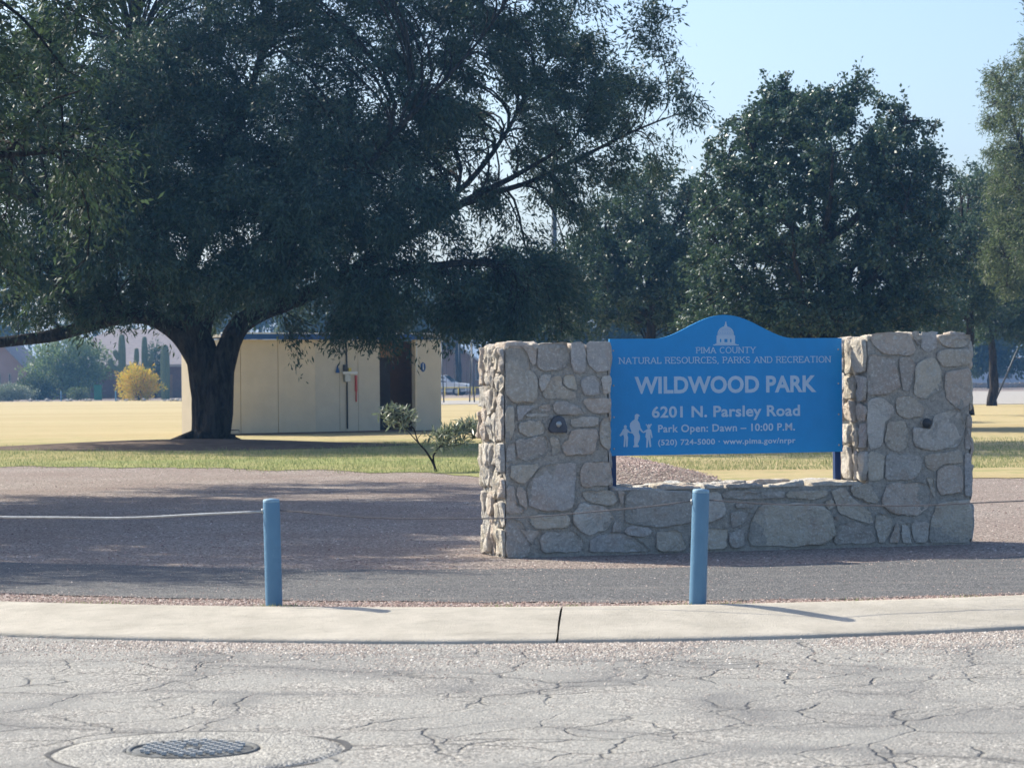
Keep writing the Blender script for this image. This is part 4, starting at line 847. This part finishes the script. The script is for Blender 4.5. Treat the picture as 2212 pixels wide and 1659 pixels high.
def shrub_tree(nm, lab, x, Y, envs, n2, n3, per, leaf, mat, seed, group=None, trunk_r=.2, spread=.13, gap=.2, gs=.7, up=.4, l3=(.6, 1.2), cat='tree', hollow=.3, droop=.05, zt=None):
    g = at(x, 800, Y); g.z = 0; env = [E(a, b, Y + dy, rx, ry, rz) for a, b, rx, rz, ry, dy in envs]; zt = zt or max(e_[2] for e_ in env); zb = min(e_[2] - e_[5] for e_ in env); zb = max(zb, .3)
    lb = [([g, g + Vector((0, 0, zb*.5)), g + Vector((.05, 0, zb + .3)), g + Vector((.1, 0, zt))], [trunk_r*1.2, trunk_r, trunk_r*.8, trunk_r*.15])]
    for e_ in env:
        c_ = Vector(e_[:3]); s_ = g + Vector((0, 0, min(zb + .3 + .3*(e_[2] - zb), e_[2]))); lb.append(([s_, s_.lerp(c_, .5) + Vector((0, 0, .1*(c_-s_).length)), c_], [trunk_r*.5, trunk_r*.35, trunk_r*.12]))
    return tree(nm, lab, cat, g, lb, env, n2, n3, per, leaf, mat, seed, l3, droop, up, .4, hollow=hollow, spread=spread, gap=gap, gapscale=gs, group=group)
shrub_tree('broadleaf_tree', 'shadowy broadleaf tree filling the gap left of the tall round one, above the sign', 1400, 88, [(1400,470,110,130,3,0),(1400,600,150,120,3.5,0),(1270,620,110,110,3,0),(1480,640,90,90,2.5,0),(1500,430,45,70,2,0),(1190,680,90,60,3,0),(1300,500,70,80,2,0)], 230, 2900, 20, (.13, .08, .1), M['leaf_broad'], 8)
shrub_tree('broadleaf_tree', 'dark broadleaf tree between the tall round one and the right-edge trees', 2090, 96, [(2075,420,55,65,2,0),(2080,560,95,120,3,0),(2040,660,110,70,3,0)], 120, 1300, 22, (.12, .07, .1), M['leaf_mesq'], 9)
shrub_tree('shade_tree', 'tree with bare straight trunk on the lawn at the right edge, beside the swing legs', 2142, gnd(2142, 877).y, [(2165,620,85,110,4,0),(2200,520,110,130,4,0),(2110,690,50,50,3,0),(2240,690,90,60,3,0),(2130,430,60,80,3,0)], 200, 2300, 26, (.18, .08, .3), M['leaf_left'], 12, trunk_r=.21, l3=(.8, 1.6), spread=.2)
shrub_tree('feathery_tree', 'tall pale feathery tree cut by the right edge of the view', 2260, 92, [(2225,260,95,150,3,0),(2200,420,80,110,2.6,0),(2270,100,70,120,3,0),(2180,560,60,80,2.5,0),(2160,200,42,60,1.6,0)], 160, 1800, 28, (.15, .036, .3), M['leaf_pale'], 13, spread=.15, l3=(.8, 1.6), gap=.3)
# background trees behind the field
bgt = [(120,560,150,90,4,330,'distant tree left of the house roof behind the green garden tree'),(560,640,120,75,4,300,'distant tree seen through the fork of the big trunk'),(730,670,120,70,4,250,'olive distant tree above the roof of the restroom, left part'),(880,675,110,62,4,260,'olive distant tree above the restroom doorway'),(990,660,140,80,4,250,'distant tree behind the swings and the brown gabled house'),(1130,640,130,105,4,200,'dark distant tree above the left stone pillar'),
       (1290,690,150,85,4,200,'distant tree beyond the left end of the sign board'),(1480,700,120,70,4,250,'distant tree behind the arch of the sign'),(1700,700,150,65,4,240,'distant tree behind the middle of the sign wall'),(1930,700,130,60,4,260,'distant tree behind the right stone pillar'),(2140,740,80,40,3,270,'distant tree behind the pale grey wall on the right'),(330,630,190,90,4,320,'distant tree above the grey roof behind the saguaros'),(-60,680,130,70,4,300,'distant tree behind the pink gabled house')]
for i, (x, y, rx, rz, ry, Y, lab) in enumerate(bgt):
    shrub_tree('distant_tree', lab, x, Y, [(x, y, rx, rz, ry, 0), (x + rx*.5, y + 40, rx*.6, rz*.6, ry, 0), (x - rx*.55, y + 45, rx*.6, rz*.6, ry, 0)], 50, 380, 16, (.56, .3, .2), M['leaf_bg'] if i % 3 else M['leaf_left'], 30 + i, 'trees beyond the field', .3, .45, .15, .3, l3=(1.2, 2.4))

# ------------------------------------------------------------------ young shrub by the left pillar
bs = gnd(942, 1020); YS = bs.y
lb = [(LP(YS, [(942,1020),(938,1005),(930,990),(918,972),(905,958),(898,940),(893,925),(870,905)]), [.022,.02,.017,.014,.012,.01,.009,.006]),
      (LP(YS, [(938,1005),(936,985),(950,965),(968,950),(990,935),(1010,925)]), [.018,.015,.012,.01,.008,.005]), (LP(YS, [(905,958),(880,930),(860,905),(845,890)]), [.010,.008,.006,.004]), (LP(YS, [(950,965),(985,962),(1020,950)]), [.01,.007,.004])]
envS = [E(865,905,YS,45,.28,25,1.3), E(845,890,YS,28,.2,14,1), E(985,938,YS,60,.35,20), E(960,960,YS,40,.3,14,.6), E(1020,922,YS,38,.3,18)]
def small_tree():
    global rng
    rng = np.random.default_rng(4); root = thing('oleander_shrub', 'young leggy shrub with grey-green leaves on the lawn edge beside the left pillar', 'shrub', bs)
    mb = MB(); N1 = []
    for p, r_ in lb:
        q, rr_ = smooth_line(p, r_, .06); mb.tube([a - bs for a in q], rr_, 6); N1 += q[len(q)//3:]
    N1 = np.array(N1); t2 = sample_env(envS, 190, .33); i2 = nearest(t2, N1); S_ = N1[i2]; tt = np.linspace(0, 1, 5)[None, :, None]
    C = S_[:, None]*(1-tt) + t2[:, None]*tt + np.array([0, 0, .08]) * np.sin(tt*np.pi); V_, Q_ = tubes_np(C - np.array(bs), np.broadcast_to(.005 - .003*tt[..., 0], (190, 5)), 4)
    mb.build('stem', M['bark'], root); link('branches', npmesh('branches', V_, Q_), M['bark'], root)
    per = 6; b_ = np.repeat(np.arange(190), per); t = rng.uniform(.45, 1.05, 190*per)[:, None]; P = C[b_, 0]*(1-t) + C[b_, -1]*t + rng.normal(0, .025, (190*per, 3)); n_ = len(P)
    D_ = rng.normal(0, .6, (n_, 3)) + np.array([0, 0, .35]); D_ /= np.linalg.norm(D_, axis=1, keepdims=True); sd2 = np.cross(D_, rng.normal(size=(n_, 3))); sd2 /= np.linalg.norm(sd2, axis=1, keepdims=True); l_ = rng.uniform(.10, .18, (n_, 1)); w_ = l_*.2
    V = np.stack([P, P + D_*l_*.5 + sd2*w_*.5, P + D_*l_, P + D_*l_*.5 - sd2*w_*.5], 1).reshape(-1, 3); link('leaves', npmesh('leaves', V - np.array(bs), np.arange(4*n_).reshape(-1, 4)), M['leaf_olive'], root)
small_tree()
def bush(name, label, p, r_, n, leaf, mat, seed, cat='shrub', flat_=1.0, group=None, stems=9):
    """leafy bush: stems from the ground, leaves in an uneven dome"""
    g = np.random.default_rng(seed); root = thing(name, label, cat, p, 0, group); mb = MB()
    tips = []
    for k in range(stems):
        a = g.uniform(0, 6.28); e_ = Vector((math.cos(a)*r_[0]*g.uniform(.3, .8), math.sin(a)*r_[1]*g.uniform(.3, .8), r_[2]*g.uniform(.6, 1.0))); tips.append(e_)
        mb.tube([(0, 0, 0), e_*.4 + Vector((0, 0, .1*r_[2])), e_], [.05*r_[2]**.5, .03, .01], 5)
    mb.build('stems', M['bark'], root)
    d = g.normal(size=(n, 3)); d /= np.linalg.norm(d, axis=1, keepdims=True); rad = g.random(n) ** .35; lump = np.array([1 + .5*noise.noise(Vector((a*2.6, b*2.6, c*2.6 + seed))) + .35*noise.noise(Vector((a*7, b*7, c*7 + seed))) for a, b, c in d])
    P = d * (rad * lump)[:, None] * np.array([r_[0], r_[1], r_[2]*.55]) + np.array([0, 0, r_[2]*.52*flat_]); P[:, 2] = np.maximum(P[:, 2], .03)
    D_ = d * .6 + g.normal(0, .5, (n, 3)) + np.array([0, 0, .4]); D_ /= np.linalg.norm(D_, axis=1, keepdims=True); s_ = np.cross(D_, g.normal(size=(n, 3))); s_ /= np.linalg.norm(s_, axis=1, keepdims=True)
    l_ = leaf[0]*g.uniform(.6, 1.4, (n, 1)); w_ = leaf[1]*g.uniform(.6, 1.4, (n, 1)); V = np.stack([P, P + D_*l_*.5 + s_*w_*.5, P + D_*l_, P + D_*l_*.5 - s_*w_*.5], 1).reshape(-1, 3)
    link('foliage', npmesh('foliage', V, np.arange(4*n).reshape(-1, 4)), mat, root); return root
# ------------------------------------------------------------------ restroom building
RO = at(455, 942, 10); RO = gnd(480, 941.5); RE = gnd(947, 931)
rd = (RE - RO); rang = math.atan2(rd.y, rd.x); WB = rd.length; HB = 2.62
rest = thing('restroom_building', 'low flat-roofed tan park restroom building behind the big tree trunk', 'building', RO, rang)
RNn = Vector((math.sin(rang), -math.cos(rang), 0)); RD = Vector((math.cos(rang), math.sin(rang), 0))
def rx(x, y=850): p = on_plane(x, y, RO, RNn) - RO; return p.dot(RD), p.z
_s, _c = math.sin(rang), math.cos(rang); _k = at(397, 850, 1).x; DB = (RO.x - _k*RO.y) / (_s + _k*_c); xd0 = rx(822)[0]; xd1 = rx(893)[0]; xe = WB; zd = rx(850, 772)[1]
seams = [0, rx(520)[0], rx(601)[0], rx(682)[0]]
for a, b in zip(seams, seams[1:]): MB().box(a + .008, b - .008, 0, .12, .05, HB).build('siding_panel', M['stucco'], rest, .006)
for a, b in ((rx(682)[0], rx(735)[0]), (rx(735)[0], rx(775)[0]), (rx(775)[0], xd0)): MB().box(a + .006, b - .004, .03, .12, .05, HB).build('siding_panel', M['stucco2'], rest, .005)
MB().box(-.05, WB + .02, .05, .16, -.1, .055).build('plinth', plain('plinth', (.22, .15, .12)), rest)
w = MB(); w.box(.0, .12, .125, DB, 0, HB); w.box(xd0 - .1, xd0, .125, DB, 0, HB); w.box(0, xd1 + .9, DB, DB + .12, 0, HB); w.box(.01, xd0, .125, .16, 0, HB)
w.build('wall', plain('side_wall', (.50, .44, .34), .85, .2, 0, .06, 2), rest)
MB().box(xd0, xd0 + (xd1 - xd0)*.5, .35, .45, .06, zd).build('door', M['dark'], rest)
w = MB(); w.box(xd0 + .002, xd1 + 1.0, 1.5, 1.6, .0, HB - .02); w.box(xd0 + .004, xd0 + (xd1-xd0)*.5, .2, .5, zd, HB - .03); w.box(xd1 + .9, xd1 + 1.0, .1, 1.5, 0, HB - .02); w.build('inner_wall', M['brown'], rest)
MB().box(xd1, xe, -.16, -.04, .03, HB).build('screen_wall', M['stucco2'], rest, .006)
MB().box(xd1 - .05, xd1, -.18, .0, .03, HB + .02).build('edge_trim', M['stucco'], rest)
MB().box(xd1 - .012, xd1 + .012, -.2, -.181, HB - .9, HB).build('conduit', M['white'], rest)
MB().box(-.12, xe + .08, -.22, DB + .3, HB + .055, HB + .14).build('roof', M['concrete_pale'], rest)
MB().box(-.14, xd1 + .2, -.26, -.221, HB + .003, HB + .15).build('fascia', M['blue_trim'], rest)
MB().box(-.14, xe + .1, -.27, -.22, HB + .153, HB + .19).build('gutter', M['white'], rest)
tri = rx(729, 797); MB().prism([(tri[0] - .07, -.012, tri[1] - .11), (tri[0] + .07, -.012, tri[1] - .11), (tri[0], -.012, tri[1] + .13)], (0, .01, 0)).build('triangle_sign', M['blue_trim'], rest)
ov = rx(907, 793); o_ = MB().lathe([(0, .012), (.085, .012), (.09, 0)], 24).build('round_sign', M['blue_trim'], rest); o_.rotation_euler = (R(90), 0, 0); o_.scale = (1, 1.55, 1); o_.location = (ov[0], -.161, ov[1])
MB().box(-.014, .014, -.05, .07, .0121, .016).build('pictogram', M['white'], o_)
cx_ = rx(750)[0]; MB().tube([(cx_, .0, .12), (cx_, .0, 1.55), (cx_ - .02, .0, HB)], .022, 8).build('conduit', M['dark_steel'], rest)
bz = rx(750, 805)[1]; MB().box(cx_ - .11, cx_ + .07, -.08, .03, bz - .26, bz - .04).build('meter_box', M['steel'], rest, .01); MB().box(cx_ - .12, cx_ - .01, -.07, .03, bz + .02, bz + .22).build('meter_box', M['dark_steel'], rest, .01)
MB().box(cx_ + .02, cx_ + .11, -.06, .03, bz + .03, bz + .13).build('notice', M['yellow'], rest); MB().box(cx_ - .2, cx_ + .28, -.12, -.085, bz - .04, bz + .03).build('bracket', M['white'], rest)
rz0, rz1 = rx(769, 868)[1], rx(769, 811)[1]; rxx = rx(769)[0]; MB().box(rxx - .02, rxx + .035, -.02, .028, rz0 + .3, rz1).box(rxx, rxx + .02, -.018, .026, rz0, rz0 + .3).build('red_pipe', M['red'], rest)
hb = rx(505, 929); MB().tube([(hb[0] - .1, -.03, hb[1]), (hb[0] + .1, -.12, hb[1]), (hb[0] + .1, -.12, hb[1] - .06)], .012, 6).build('tap', M['dark_steel'], rest)

# ------------------------------------------------------------------ swing sets
def swing(label, loc, rz, L=5.0, h=3.3, sp=1.6, nsw=2):
    s = thing('swing_set', label, 'swing set', loc, rz)
    for x_ in (-L/2, L/2):
        for sg in (-1, 1): MB().tube([(x_, 0, h), (x_ + .05*sg, sg*sp, 0)], .045, 8).build('leg', M['dark_steel'], s)
    MB().tube([(-L/2 - .1, 0, h), (L/2 + .1, 0, h)], .045, 8).build('top_bar', M['dark_steel'], s)
    for k in range(nsw):
        xc = -L/2 + L*(k + .7)/(nsw + .4)
        for dx_ in (-.25, .25): MB().tube([(xc + dx_, 0, h), (xc + dx_, 0, .55)], .014, 4).build('chain', M['dark_steel'], s)
        MB().box(xc - .27, xc + .27, -.08, .08, .5, .55).build('seat', M['rubber'], s)
    return s
p, q = gnd(954, 870), gnd(1019, 870); swing('dark steel swing set on the lawn between the restroom and the left pillar', (p.x/2 + q.x/2, p.y, 0), R(9), q.x - p.x, 3.8, 1.4, 2)
p = gnd(2206, 872); swing('dark steel swing set on the lawn at the right edge beside the bare trunk', (p.x + .9, p.y, 0), R(60), 5, 3.2, 1.5, 2)

# ------------------------------------------------------------------ far side: fence, car, houses, garden
YF = gnd(990, 855).y
rail = thing('yellow_rail', 'low yellow pipe barrier in front of the white SUV', 'barrier', at(990, 830, YF) * 1); rail.location.z = 0
x0, x1 = at(900, 830, YF).x - rail.location.x, at(1075, 830, YF).x - rail.location.x
MB().tube([(x0, 0, .72), (x1, 0, .72)], .045, 6).build('rail', M['yellow'], rail)
for px in (932, 961, 990, 1019, 1026, 1055):
    q = at(px, 830, YF).x - rail.location.x; MB().tube([(q, 0, 0), (q, 0, .74)], .05, 6).build('post', M['yellow'], rail)
def suv(loc, rz):
    s = thing('suv', 'white sport utility vehicle parked side-on before the brown gabled house', 'car', loc, rz); hw = .93
    prof = [(-2.35,.42),(-2.42,.75),(-2.38,1.05),(-2.3,1.12),(-2.1,1.72),(-1.95,1.8),(.15,1.82),(.3,1.79),(1.0,1.2),(1.15,1.14),(2.1,1.06),(2.32,.98),(2.4,.7),(2.38,.4),(1.95,.35),(1.05,.33),(-1.0,.33),(-1.95,.35)]
    bm = bmesh.new(); rows = []
    for y_, k in ((-hw, 1), (-hw*.98, 0), (0, 0), (hw*.98, 0), (hw, 1)):
        rows.append([bm.verts.new((x_ * (.985 if k else 1), y_ * (.84 if z_ > 1.25 else 1), z_ * (1 if not k else (.985 if z_ > 1 else 1.01)))) for x_, z_ in prof])
    for a, b in zip(rows, rows[1:]):
        for i in range(len(prof)): j = (i+1) % len(prof); f = bm.faces.new((a[i], a[j], b[j], b[i]))
    bm.faces.new(rows[0][::-1]); bm.faces.new(rows[-1]); bmesh.ops.recalc_face_normals(bm, faces=bm.faces[:])
    me = bpy.data.meshes.new('body'); bm.to_mesh(me); bm.free(); link('body', me, M['car_white'], s)
    for sg in (-1, 1):
        yy = sg * hw * .99; yt = sg * hw * .845
        for pts in ([(-2.05,1.2),(-1.92,1.7),(-1.15,1.72),(-1.15,1.2)], [(-1.07,1.2),(-1.07,1.72),(-.25,1.72),(-.25,1.2)], [(-.17,1.2),(-.17,1.72),(.25,1.7),(.75,1.26),(.75,1.2)]):
            MB().prism([(a, (yy + (yt-yy)*((b-1.12)/.62))*1.012, b) for a, b in pts], (0, -sg*.03, 0)).build('window', M['glass'], s)
        for wx in (-1.45, 1.5):
            wh = MB().lathe([(.0, .13), (.22, .13), (.24, .16), (.36, .15), (.38, .08), (.38, -.08), (0, -.1)], 22).build('wheel', M['rubber'], s); wh.rotation_euler = (R(-90*sg), 0, 0); wh.location = (wx, sg*.82, .38)
            MB().lathe([(.0, .15), (.12, .16), (.21, .145)], 16).build('hub', M['steel'], wh)
        MB().box(-2.3, 2.3, min(yy, yy+sg*.02), max(yy, yy+sg*.02), .45, .72).build('side_trim', M['car_grey'], s)
        MB().box(2.28, 2.40, sg*.78 - .12, sg*.78 + .12, .78, .95).build('headlight', M['glass'], s)
        MB().box(.62, .8, sg*1.0 - .07, sg*1.0 + .07, 1.16, 1.34).build('mirror', M['car_white'], s)
    MB().prism([(.36,-.72,1.75),(.36,.72,1.75),(1.0,.8,1.24),(1.0,-.8,1.24)], (.03, 0, .03)).build('windscreen', M['glass'], s)
    MB().box(2.36, 2.46, -.85, .85, .4, .62).build('bumper', M['car_grey'], s); return s
p = at(985, 850, YF + 4); suv((p.x - 1.15, p.y, 0), R(-14))
def house(label, x0p, x1p, Y, eave, ridge, wallm, roofm, gable=None, wins=(), door=None, depth=9, rz=0, trim=None):
    """x0p..x1p picture columns of the front; ridge parallel to the front unless gable (then the gable end faces us)"""
    a, b = at(x0p, 820, Y), at(x1p, 820, Y); w_ = b.x - a.x; h = thing('house', label, 'house', (a.x, a.y, 0), rz)
    mb = MB()
    if gable: mb.prism([(0, 0, -.1), (w_, 0, -.1), (w_, 0, eave), (w_*gable, 0, ridge), (0, 0, eave)], (0, depth, 0))
    else: mb.box(0, w_, 0, depth, -.1, eave)
    mb.build('wall', wallm, h); o = .5; t = .14
    if gable:
        xm = w_ * gable; sl_, sr_ = (ridge-eave)/xm, (ridge-eave)/(w_-xm)
        MB().prism([(-o, -o, eave - sl_*o + .02), (xm, -o, ridge + .02), (xm, -o, ridge + t), (-o, -o, eave - sl_*o + t)], (0, depth + 2*o, 0)).build('roof', roofm, h)
        MB().prism([(xm, -o, ridge + .02), (w_ + o, -o, eave - sr_*o + .02), (w_ + o, -o, eave - sr_*o + t), (xm, -o, ridge + t)], (0, depth + 2*o, 0)).build('roof', roofm, h)
        if trim:
            for (xa, za, xb, zb) in ((xm, ridge, w_ + o, eave - sr_*o),): MB().prism([(xa, -o - .05, za - .1), (xb, -o - .05, zb - .1), (xb, -o - .05, zb + .16), (xa, -o - .05, za + .16)], (0, .045, 0)).build('bargeboard', trim, h)
    else:
        mb = MB(); V = [(-o, -o, eave), (w_+o, -o, eave), (w_+o, depth+o, eave), (-o, depth+o, eave)]; r1, r2 = (min(depth, w_)*.42, depth/2, ridge), (w_ - min(depth, w_)*.42, depth/2, ridge)
        v = [mb.bm.verts.new(q) for q in V + [r1, r2]]; lo = [mb.bm.verts.new((q[0], q[1], q[2] - .2)) for q in V]
        for f in ((0,1,5,4), (1,2,5), (2,3,4,5), (3,0,4)): mb.bm.faces.new([v[i] for i in f])
        for i in range(4): mb.bm.faces.new((v[i], lo[i], lo[(i+1) % 4], v[(i+1) % 4]))
        mb.bm.faces.new(lo); mb.build('roof', roofm, h)
        MB().box(-o, w_+o, -o - .04, -o - .003, eave - .22, eave - .01).build('fascia', M['wall_tan'], h)
    for (xa, xb, za, zb) in wins:
        f = MB().box(xa, xb, -.06, .05, za, zb).build('window', M['white'] if trim else M['wall_tan'], h); MB().box(xa + .08, xb - .08, -.075, -.061, za + .08, zb - .08).build('pane', M['glass'], f)
    if door: f = MB().box(door[0], door[1], -.05, .05, 0, 2.1).build('door', M['brown'], h); MB().box(door[0] + .1, door[0] + .16, -.09, -.051, .95, 1.05).build('handle', M['steel'], f)
    return h
house('pink stucco house with steep gable at the far left edge', -90, 60, 232, 2.5, 4.9, M['wall_pink'], M['shingle'], .62, [(3.5, 3.75, 1.0, 2.3), (4.4, 4.65, 1.0, 2.3)], None)
h2 = house('low brown brick house with wide grey roof behind the saguaros', 95, 480, 236, 3.0, 6.3, M['wall_brick'], M['shingle'], None, [(6.8, 8.8, 1.1, 2.4), (12.4, 13.3, .3, 2.2)], (10.6, 11.5), 12)
house('brown gabled house with pale bargeboard behind the white SUV', 925, 1045, 262, 2.9, 5.5, M['wall_pink'], M['shingle_br'], .36, [(4.7, 5.1, 1.3, 3.0)], None, 11, 0, M['white'])
MB_ = at(1010, 820, 255)
house('long pale grey house with flat roofline seen past the right pillar', 2080, 2330, 330, 2.7, 3.6, M['wall_blue'], M['shingle'], None, [(4.2, 6.2, .9, 2.0)], (8.5, 9.5), 8)
bin_ = gnd(2197, 834); b_ = thing('waste_bin', 'dark green bin before the pale grey house at the right', 'bin', (bin_.x, 305, 0)); MB().lathe([(.35, 0), (.45, 1.5), (.47, 1.55)], 12).build('body', M['green_box'], b_); MB().lathe([(.49, 1.55), (.45, 1.7), (0, 1.78)], 12).build('lid', M['green_box'], b_)
lw = thing('garden_wall', 'low whitish rubble wall in front of the pale grey house', 'wall', (at(2075, 830, 280).x, 280, 0)); random.seed(5)
for k in range(26):
    for r_ in range(2): MB().box(k*.5 + .02 + r_*.2, k*.5 + .48 + r_*.2, -.15 - random.uniform(0, .06), .15, r_*.3 + .01, r_*.3 + .29 + (random.uniform(-.05, .03) if r_ else 0)).build('stone', M['concrete_pale'] if (k*7 + r_*3) % 3 else M['wall_tan'], lw, .04)
# saguaros
def saguaro(label, x, Y, top, r_, arms):
    b = at(x, 830, Y); b.z = 0; k = Y / F; H = (817 + (CX - x)*.0087 - top) * k + 1.5
    s = thing('saguaro', label, 'cactus', b, 0, 'saguaros in front of the grey-roofed house')
    def ribbed(pts, rad, name):
        mb = MB(); q, rr_ = smooth_line(pts, rad, .2); mb.tube(q, rr_, 24)
        for i, v in enumerate(mb.bm.verts):
            c_ = q[i // 24]
            if i % 2: v.co = c_ + (v.co - c_) * .82
        for f in mb.bm.faces: f.smooth = False
        mb.build(name, M['cactus'], s)
    ribbed([(0,0,0),(0,0,H*.35),(0,0,H*.75),(0,0,H*.96),(0,0,H)], [r_*.85, r_, r_*.95, r_*.7, r_*.15], 'stem')
    for dx_, z0, z1 in arms: ribbed([(0,0,z0),(dx_*.6,-.1,z0 + .1),(dx_*.95,-.15,z0 + .45),(dx_,-.15,(z0+z1)/2 + .2),(dx_,-.15,z1-.1),(dx_,-.15,z1)], [r_*.5, r_*.6, r_*.65, r_*.65, r_*.5, r_*.1], 'arm')
saguaro('saguaro cactus with two raised arms, leftmost of the three by the house', 264, 222, 722, .34, [(-.95, 2.5, 3.5), (1.25, 2.6, 4.3), (-.55, 3.4, 4.2)])
saguaro('slimmer saguaro cactus with one arm on its right, middle of the three', 313, 224, 727, .29, [(.65, 2.9, 4.1)])
saguaro('armless straight saguaro cactus, rightmost of the three, nearest the big trunk', 357, 219, 745, .40, [])
Yb = gnd(200, 862).y
bush('orange_bush', 'bright orange and yellow bush at the far edge of the dry lawn', Vector((at(299, 860, 206).x, 206, 0)), (1.6, 1.3, 2.5), 5200, (.22, .07), M['leaf_orange'], 3, 'bush', 1, None, 14)
bush('garden_tree', 'wide grey-green bushy garden tree left of the saguaros', Vector((at(150, 860, 226).x, 226, 0)), (3.5, 2.5, 4.7), 9000, (.34, .12), M['leaf_garden'], 6, 'tree', 1.15)
bush('garden_tree', 'small green tree peeping beside the rightmost saguaro', Vector((at(338, 860, 229).x, 229, 0)), (1.0, 1.0, 4.2), 2500, (.25, .09), M['leaf_left'], 16, 'tree', 1.2)
bush('dark_shrub', 'dark low shrub beneath the garden tree beside the pink house', Vector((at(80, 860, 222).x, 222, 0)), (1.7, 1.4, 2.0), 3000, (.25, .1), M['leaf_bg'], 7)
bush('hedge', 'low clipped grey-green hedge at the far left edge of the lawn', Vector((at(15, 860, 212).x, 212.5, 0)), (2.1, 1.0, 1.25), 5000, (.15, .07), M['leaf_olive'], 8, 'hedge')
bush('small_shrub', 'small yellow-green flowering shrub by the utility box', Vector((at(168, 860, 214).x, 214, 0)), (.9, .7, 1.0), 1400, (.14, .06), M['leaf_pale'], 9)
ub = at(212, 860, 216); u_ = thing('utility_box', 'pale green utility cabinet between garden tree and orange bush', 'cabinet', (ub.x, 216, 0)); MB().box(-.3, .3, -.25, .25, 0, 1.2).build('case', M['green_box'], u_, .03); MB().box(-.33, .33, -.28, .28, 1.203, 1.26).build('lid', M['green_box'], u_)
fb = None
for i, (px, lab) in enumerate(((132, 'small blue bollard at the far lawn edge below the garden tree'), (250, 'small blue bollard at the far lawn edge beside the orange bush'))):
    q = gnd(px, 867); fb = bollard(Vector((q.x, q.y, 0)), .8, lab, (0, 0), bol); fb['group'] = 'far blue bollards'
random.seed(9)
for k in range(26):
    px = random.choice([random.uniform(345, 400), random.uniform(60, 250), random.uniform(60, 400)]); q = gnd(px, 867); s_ = random.uniform(.10, .26)
    bm = bmesh.new(); bmesh.ops.create_icosphere(bm, subdivisions=1, radius=s_)
    for v in bm.verts: v.co *= random.uniform(.75, 1.2); v.co.z *= .7
    me = bpy.data.meshes.new('edging_rock'); bm.to_mesh(me); bm.free(); link('edging_rock', me, M['concrete_pale'] if k % 3 else M['rock'], None, (q.x, q.y + random.uniform(.5, 3), s_*.35), label='pale rock on the far lawn border ' + ('right of the orange bush' if px > 340 else 'between utility box and orange bush' if px > 222 else 'under the garden tree' if px > 120 else 'between the hedge and the garden tree'), category='rock', group='edging rocks along the far lawn border')
# tall pole seen through the mesquite crown
q = at(1200, 800, 165); pl = thing('light_pole', 'tall dark pole rising through the mesquite branches above the left pillar', 'pole', (q.x, 165, 0)); ht = (817 - 290)*165/F + 1.5
MB().tube([(0,0,0),(0,0,ht)], [.2, .14], 10).build('shaft', M['dark_steel'], pl); MB().box(-1.1, 1.1, -.06, .06, ht - .5, ht - .38).build('crossarm', M['dark_steel'], pl)
for dx_ in (-.9, -.3, .3, .9): MB().box(dx_ - .2, dx_ + .2, -.28, -.07, ht - .36, ht + .05).build('floodlight', M['dark_steel'], pl, .03)
